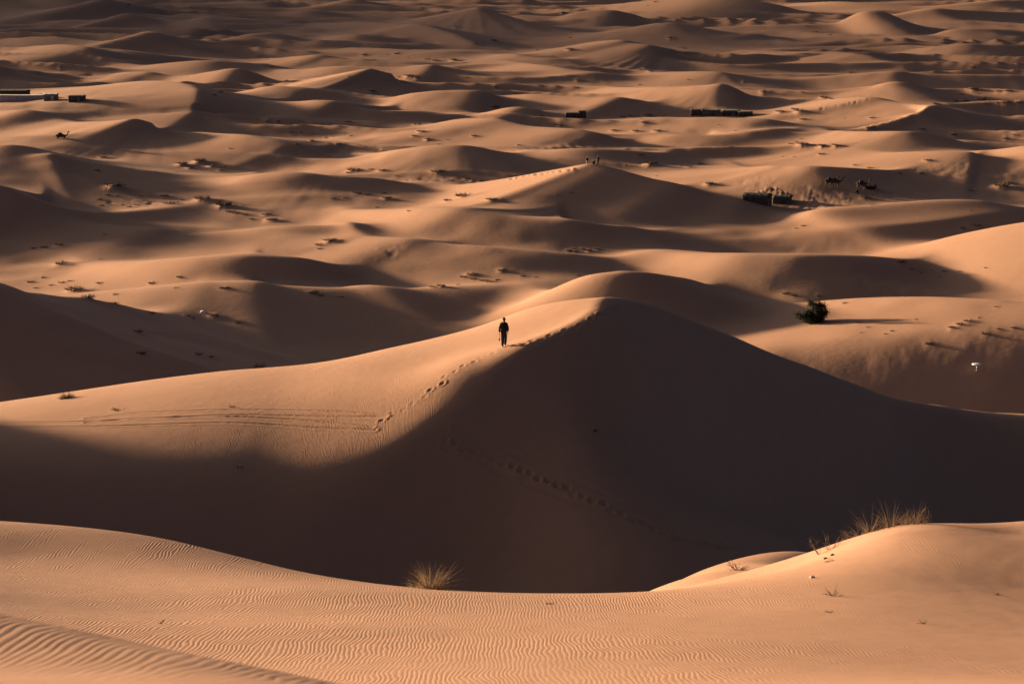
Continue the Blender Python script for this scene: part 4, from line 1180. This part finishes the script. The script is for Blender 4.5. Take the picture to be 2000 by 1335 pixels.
# the leafy bush beyond the big dune
g = ground(1588, 630, 188)
bush = empty('desert_bush', (g.x, g.y, zat(g.x, g.y) - .1))
tag(bush, 'dark green leafy bush casting a long shadow on the sunlit bank', 'bush')
random.seed(21)
mb = MB()
lobes = []
for i in range(26):
    a = random.uniform(0, 2 * math.pi); t = random.random()
    tip = Vector((math.cos(a) * random.uniform(.3, 1.5) + (.25 if t > .5 else -.15), math.sin(a) * random.uniform(.3, 1.3), random.uniform(.7, 2.9)))
    if tip.x < -.5:
        tip.z *= .62
    lobes.append(tip)
    mid = tip * .5 + Vector((0, 0, .2))
    mb.tube([(0, 0, -.1), mid, tip], [.09, .05, .02], 5)
for i in range(14):                                    # skirts near the ground
    a = random.uniform(0, 2 * math.pi)
    lobes.append(Vector((math.cos(a) * random.uniform(.5, 1.5), math.sin(a) * random.uniform(.5, 1.3), random.uniform(.25, .8))))
for tip in ((-1.95, .1, 1.15), (-1.6, -.3, 1.0)):
    lobes.append(Vector(tip)); mb.tube([(0, 0, 0), (tip[0] * .5, 0, .6), tip], [.05, .03, .01], 5)
mb.build('trunk', M_BARK, bush)
mb = MB()
for tip in lobes:
    for k in range(300):
        d = Vector((random.gauss(0, 1), random.gauss(0, 1), random.gauss(0, .9)))
        p = tip + d * .24
        if p.z < .02:
            continue
        n = Vector((random.uniform(-1, 1), random.uniform(-1, 1), random.uniform(-.2, 1))).normalized()
        a = n.orthogonal().normalized(); b = n.cross(a)
        s = random.uniform(.05, .12)
        i0 = len(mb.V)
        mb.V += [p - a * s, p + b * s * .5, p + a * s, p - b * s * .5]
        mb.F.append((i0, i0 + 1, i0 + 2, i0 + 3))
mb.build('crown', M_LEAF, bush)

# a low bush in the camels' shade
plant('desert_bush', 1700, 368, 380, 'low dark bush in the shade right of the single camel', 'bush', [('branches', stems(30, .5, 1.1, .05, 97, 1.2, 3), M_BARK), ('foliage', tuft_mesh('', 320, .9, 1.0, .06, 1.1, .6, 98, 1.0), M_SCRUB)])

# white parasol-like stand on the shaded flat
g = ground(1907, 725, 188)
pr = empty('parasol', (g.x, g.y, zat(g.x, g.y)))
tag(pr, 'white flat topped parasol on a thin pole standing on the shaded flat', 'parasol')
mb = MB(); mb.tube([(0, 0, -.2), (0, 0, .9)], .025, 8); mb.build('pole', M_WHITE, pr, True)
mb = MB(); mb.tube([(0, 0, .84), (0, 0, .90), (0, 0, .96), (0, 0, 1.0), (0, 0, 1.02)], [.56, .60, .57, .35, .05], 16); mb.build('canopy', M_WHITE, pr)
for k in range(4):
    a = k * math.pi / 2 + .4
    mb = MB(); mb.tube([(0, 0, .72), (math.cos(a) * .4, math.sin(a) * .4, .845)], .012, 5); mb.build('rib', M_WHITE, pr)

# scrub over the whole plain: one mesh per variant, a thing of its own at every spot
variants = []
for v in range(7):
    a = tuft_mesh('', 90, .5, .34, .022, 1.5, .7, 200 + v, 1.0)
    b = stems(10, .4, .36, .022, 220 + v, 1.6, 2)
    o1 = a.build('foliage', M_SCRUB); o2 = b.build('stems', M_TWIG)
    variants.append((o1.data, o2.data))
    bpy.data.objects.remove(o1); bpy.data.objects.remove(o2)
BANDS = [(60, 'along the top edge'), (130, 'well above the far camps'), (180, 'just above the far camps'), (245, 'level with the far camps'),
         (300, 'below the far camps'), (345, 'level with the people on the peak'), (400, 'level with the camels'), (470, 'just below the camels'),
         (560, "just above the big dune's peak"), (2000, 'level with the walking person')]
SIDES = ['far left', 'left of centre', 'right of centre', 'far right']
ORD = ['leftmost', 'second', 'third', 'fourth', 'fifth', 'sixth', 'seventh', 'eighth', 'ninth', 'tenth', 'eleventh', 'twelfth', 'thirteenth', 'fourteenth', 'fifteenth', 'sixteenth', 'seventeenth', 'eighteenth', 'nineteenth', 'twentieth']
cells = {}
for i, (zone, sp, x, y, w) in enumerate(scrub_spots):
    bi = next(k for k, (r, _) in enumerate(BANDS) if sp[1] < r)
    cells.setdefault((bi, min(3, int(sp[0] // 500))), []).append((sp[0], i))
scrub_label = {}
for (bi, ci), lst in cells.items():
    for k, (_, i) in enumerate(sorted(lst)):
        kind = 'scrub hummock' if len(scrub_spots[i][1]) > 3 else 'scrub clump'
        o_ = ORD[min(k, 19)]
        scrub_label[i] = f"{o_} {'of the ' if k == 0 else ''}{kind}{'s' if k == 0 else ' from the left'}, {SIDES[ci]}, {BANDS[bi][1]}"
ZL = {'near': 'scrub clumps behind the big dune', 'mid': 'scrub hummocks in the middle distance', 'far': 'scrub hummocks among the far dunes'}
random.seed(5)
for i, (zone, sp, x, y, w) in enumerate(scrub_spots):
    v = variants[i % 7]
    root = empty('scrub_clump', (x, y, zat(x, y) - .02 * w), random.uniform(0, 6.28), w)
    root.scale = (w * random.uniform(.6, .85), w * random.uniform(.6, .85), w * random.uniform(.5, .85))
    tag(root, scrub_label[i], 'scrub', ZL[zone])
    for nm, d in (('foliage', v[0]), ('stems', v[1])):
        o = bpy.data.objects.new(nm, d); o.parent = root; COL.objects.link(o)
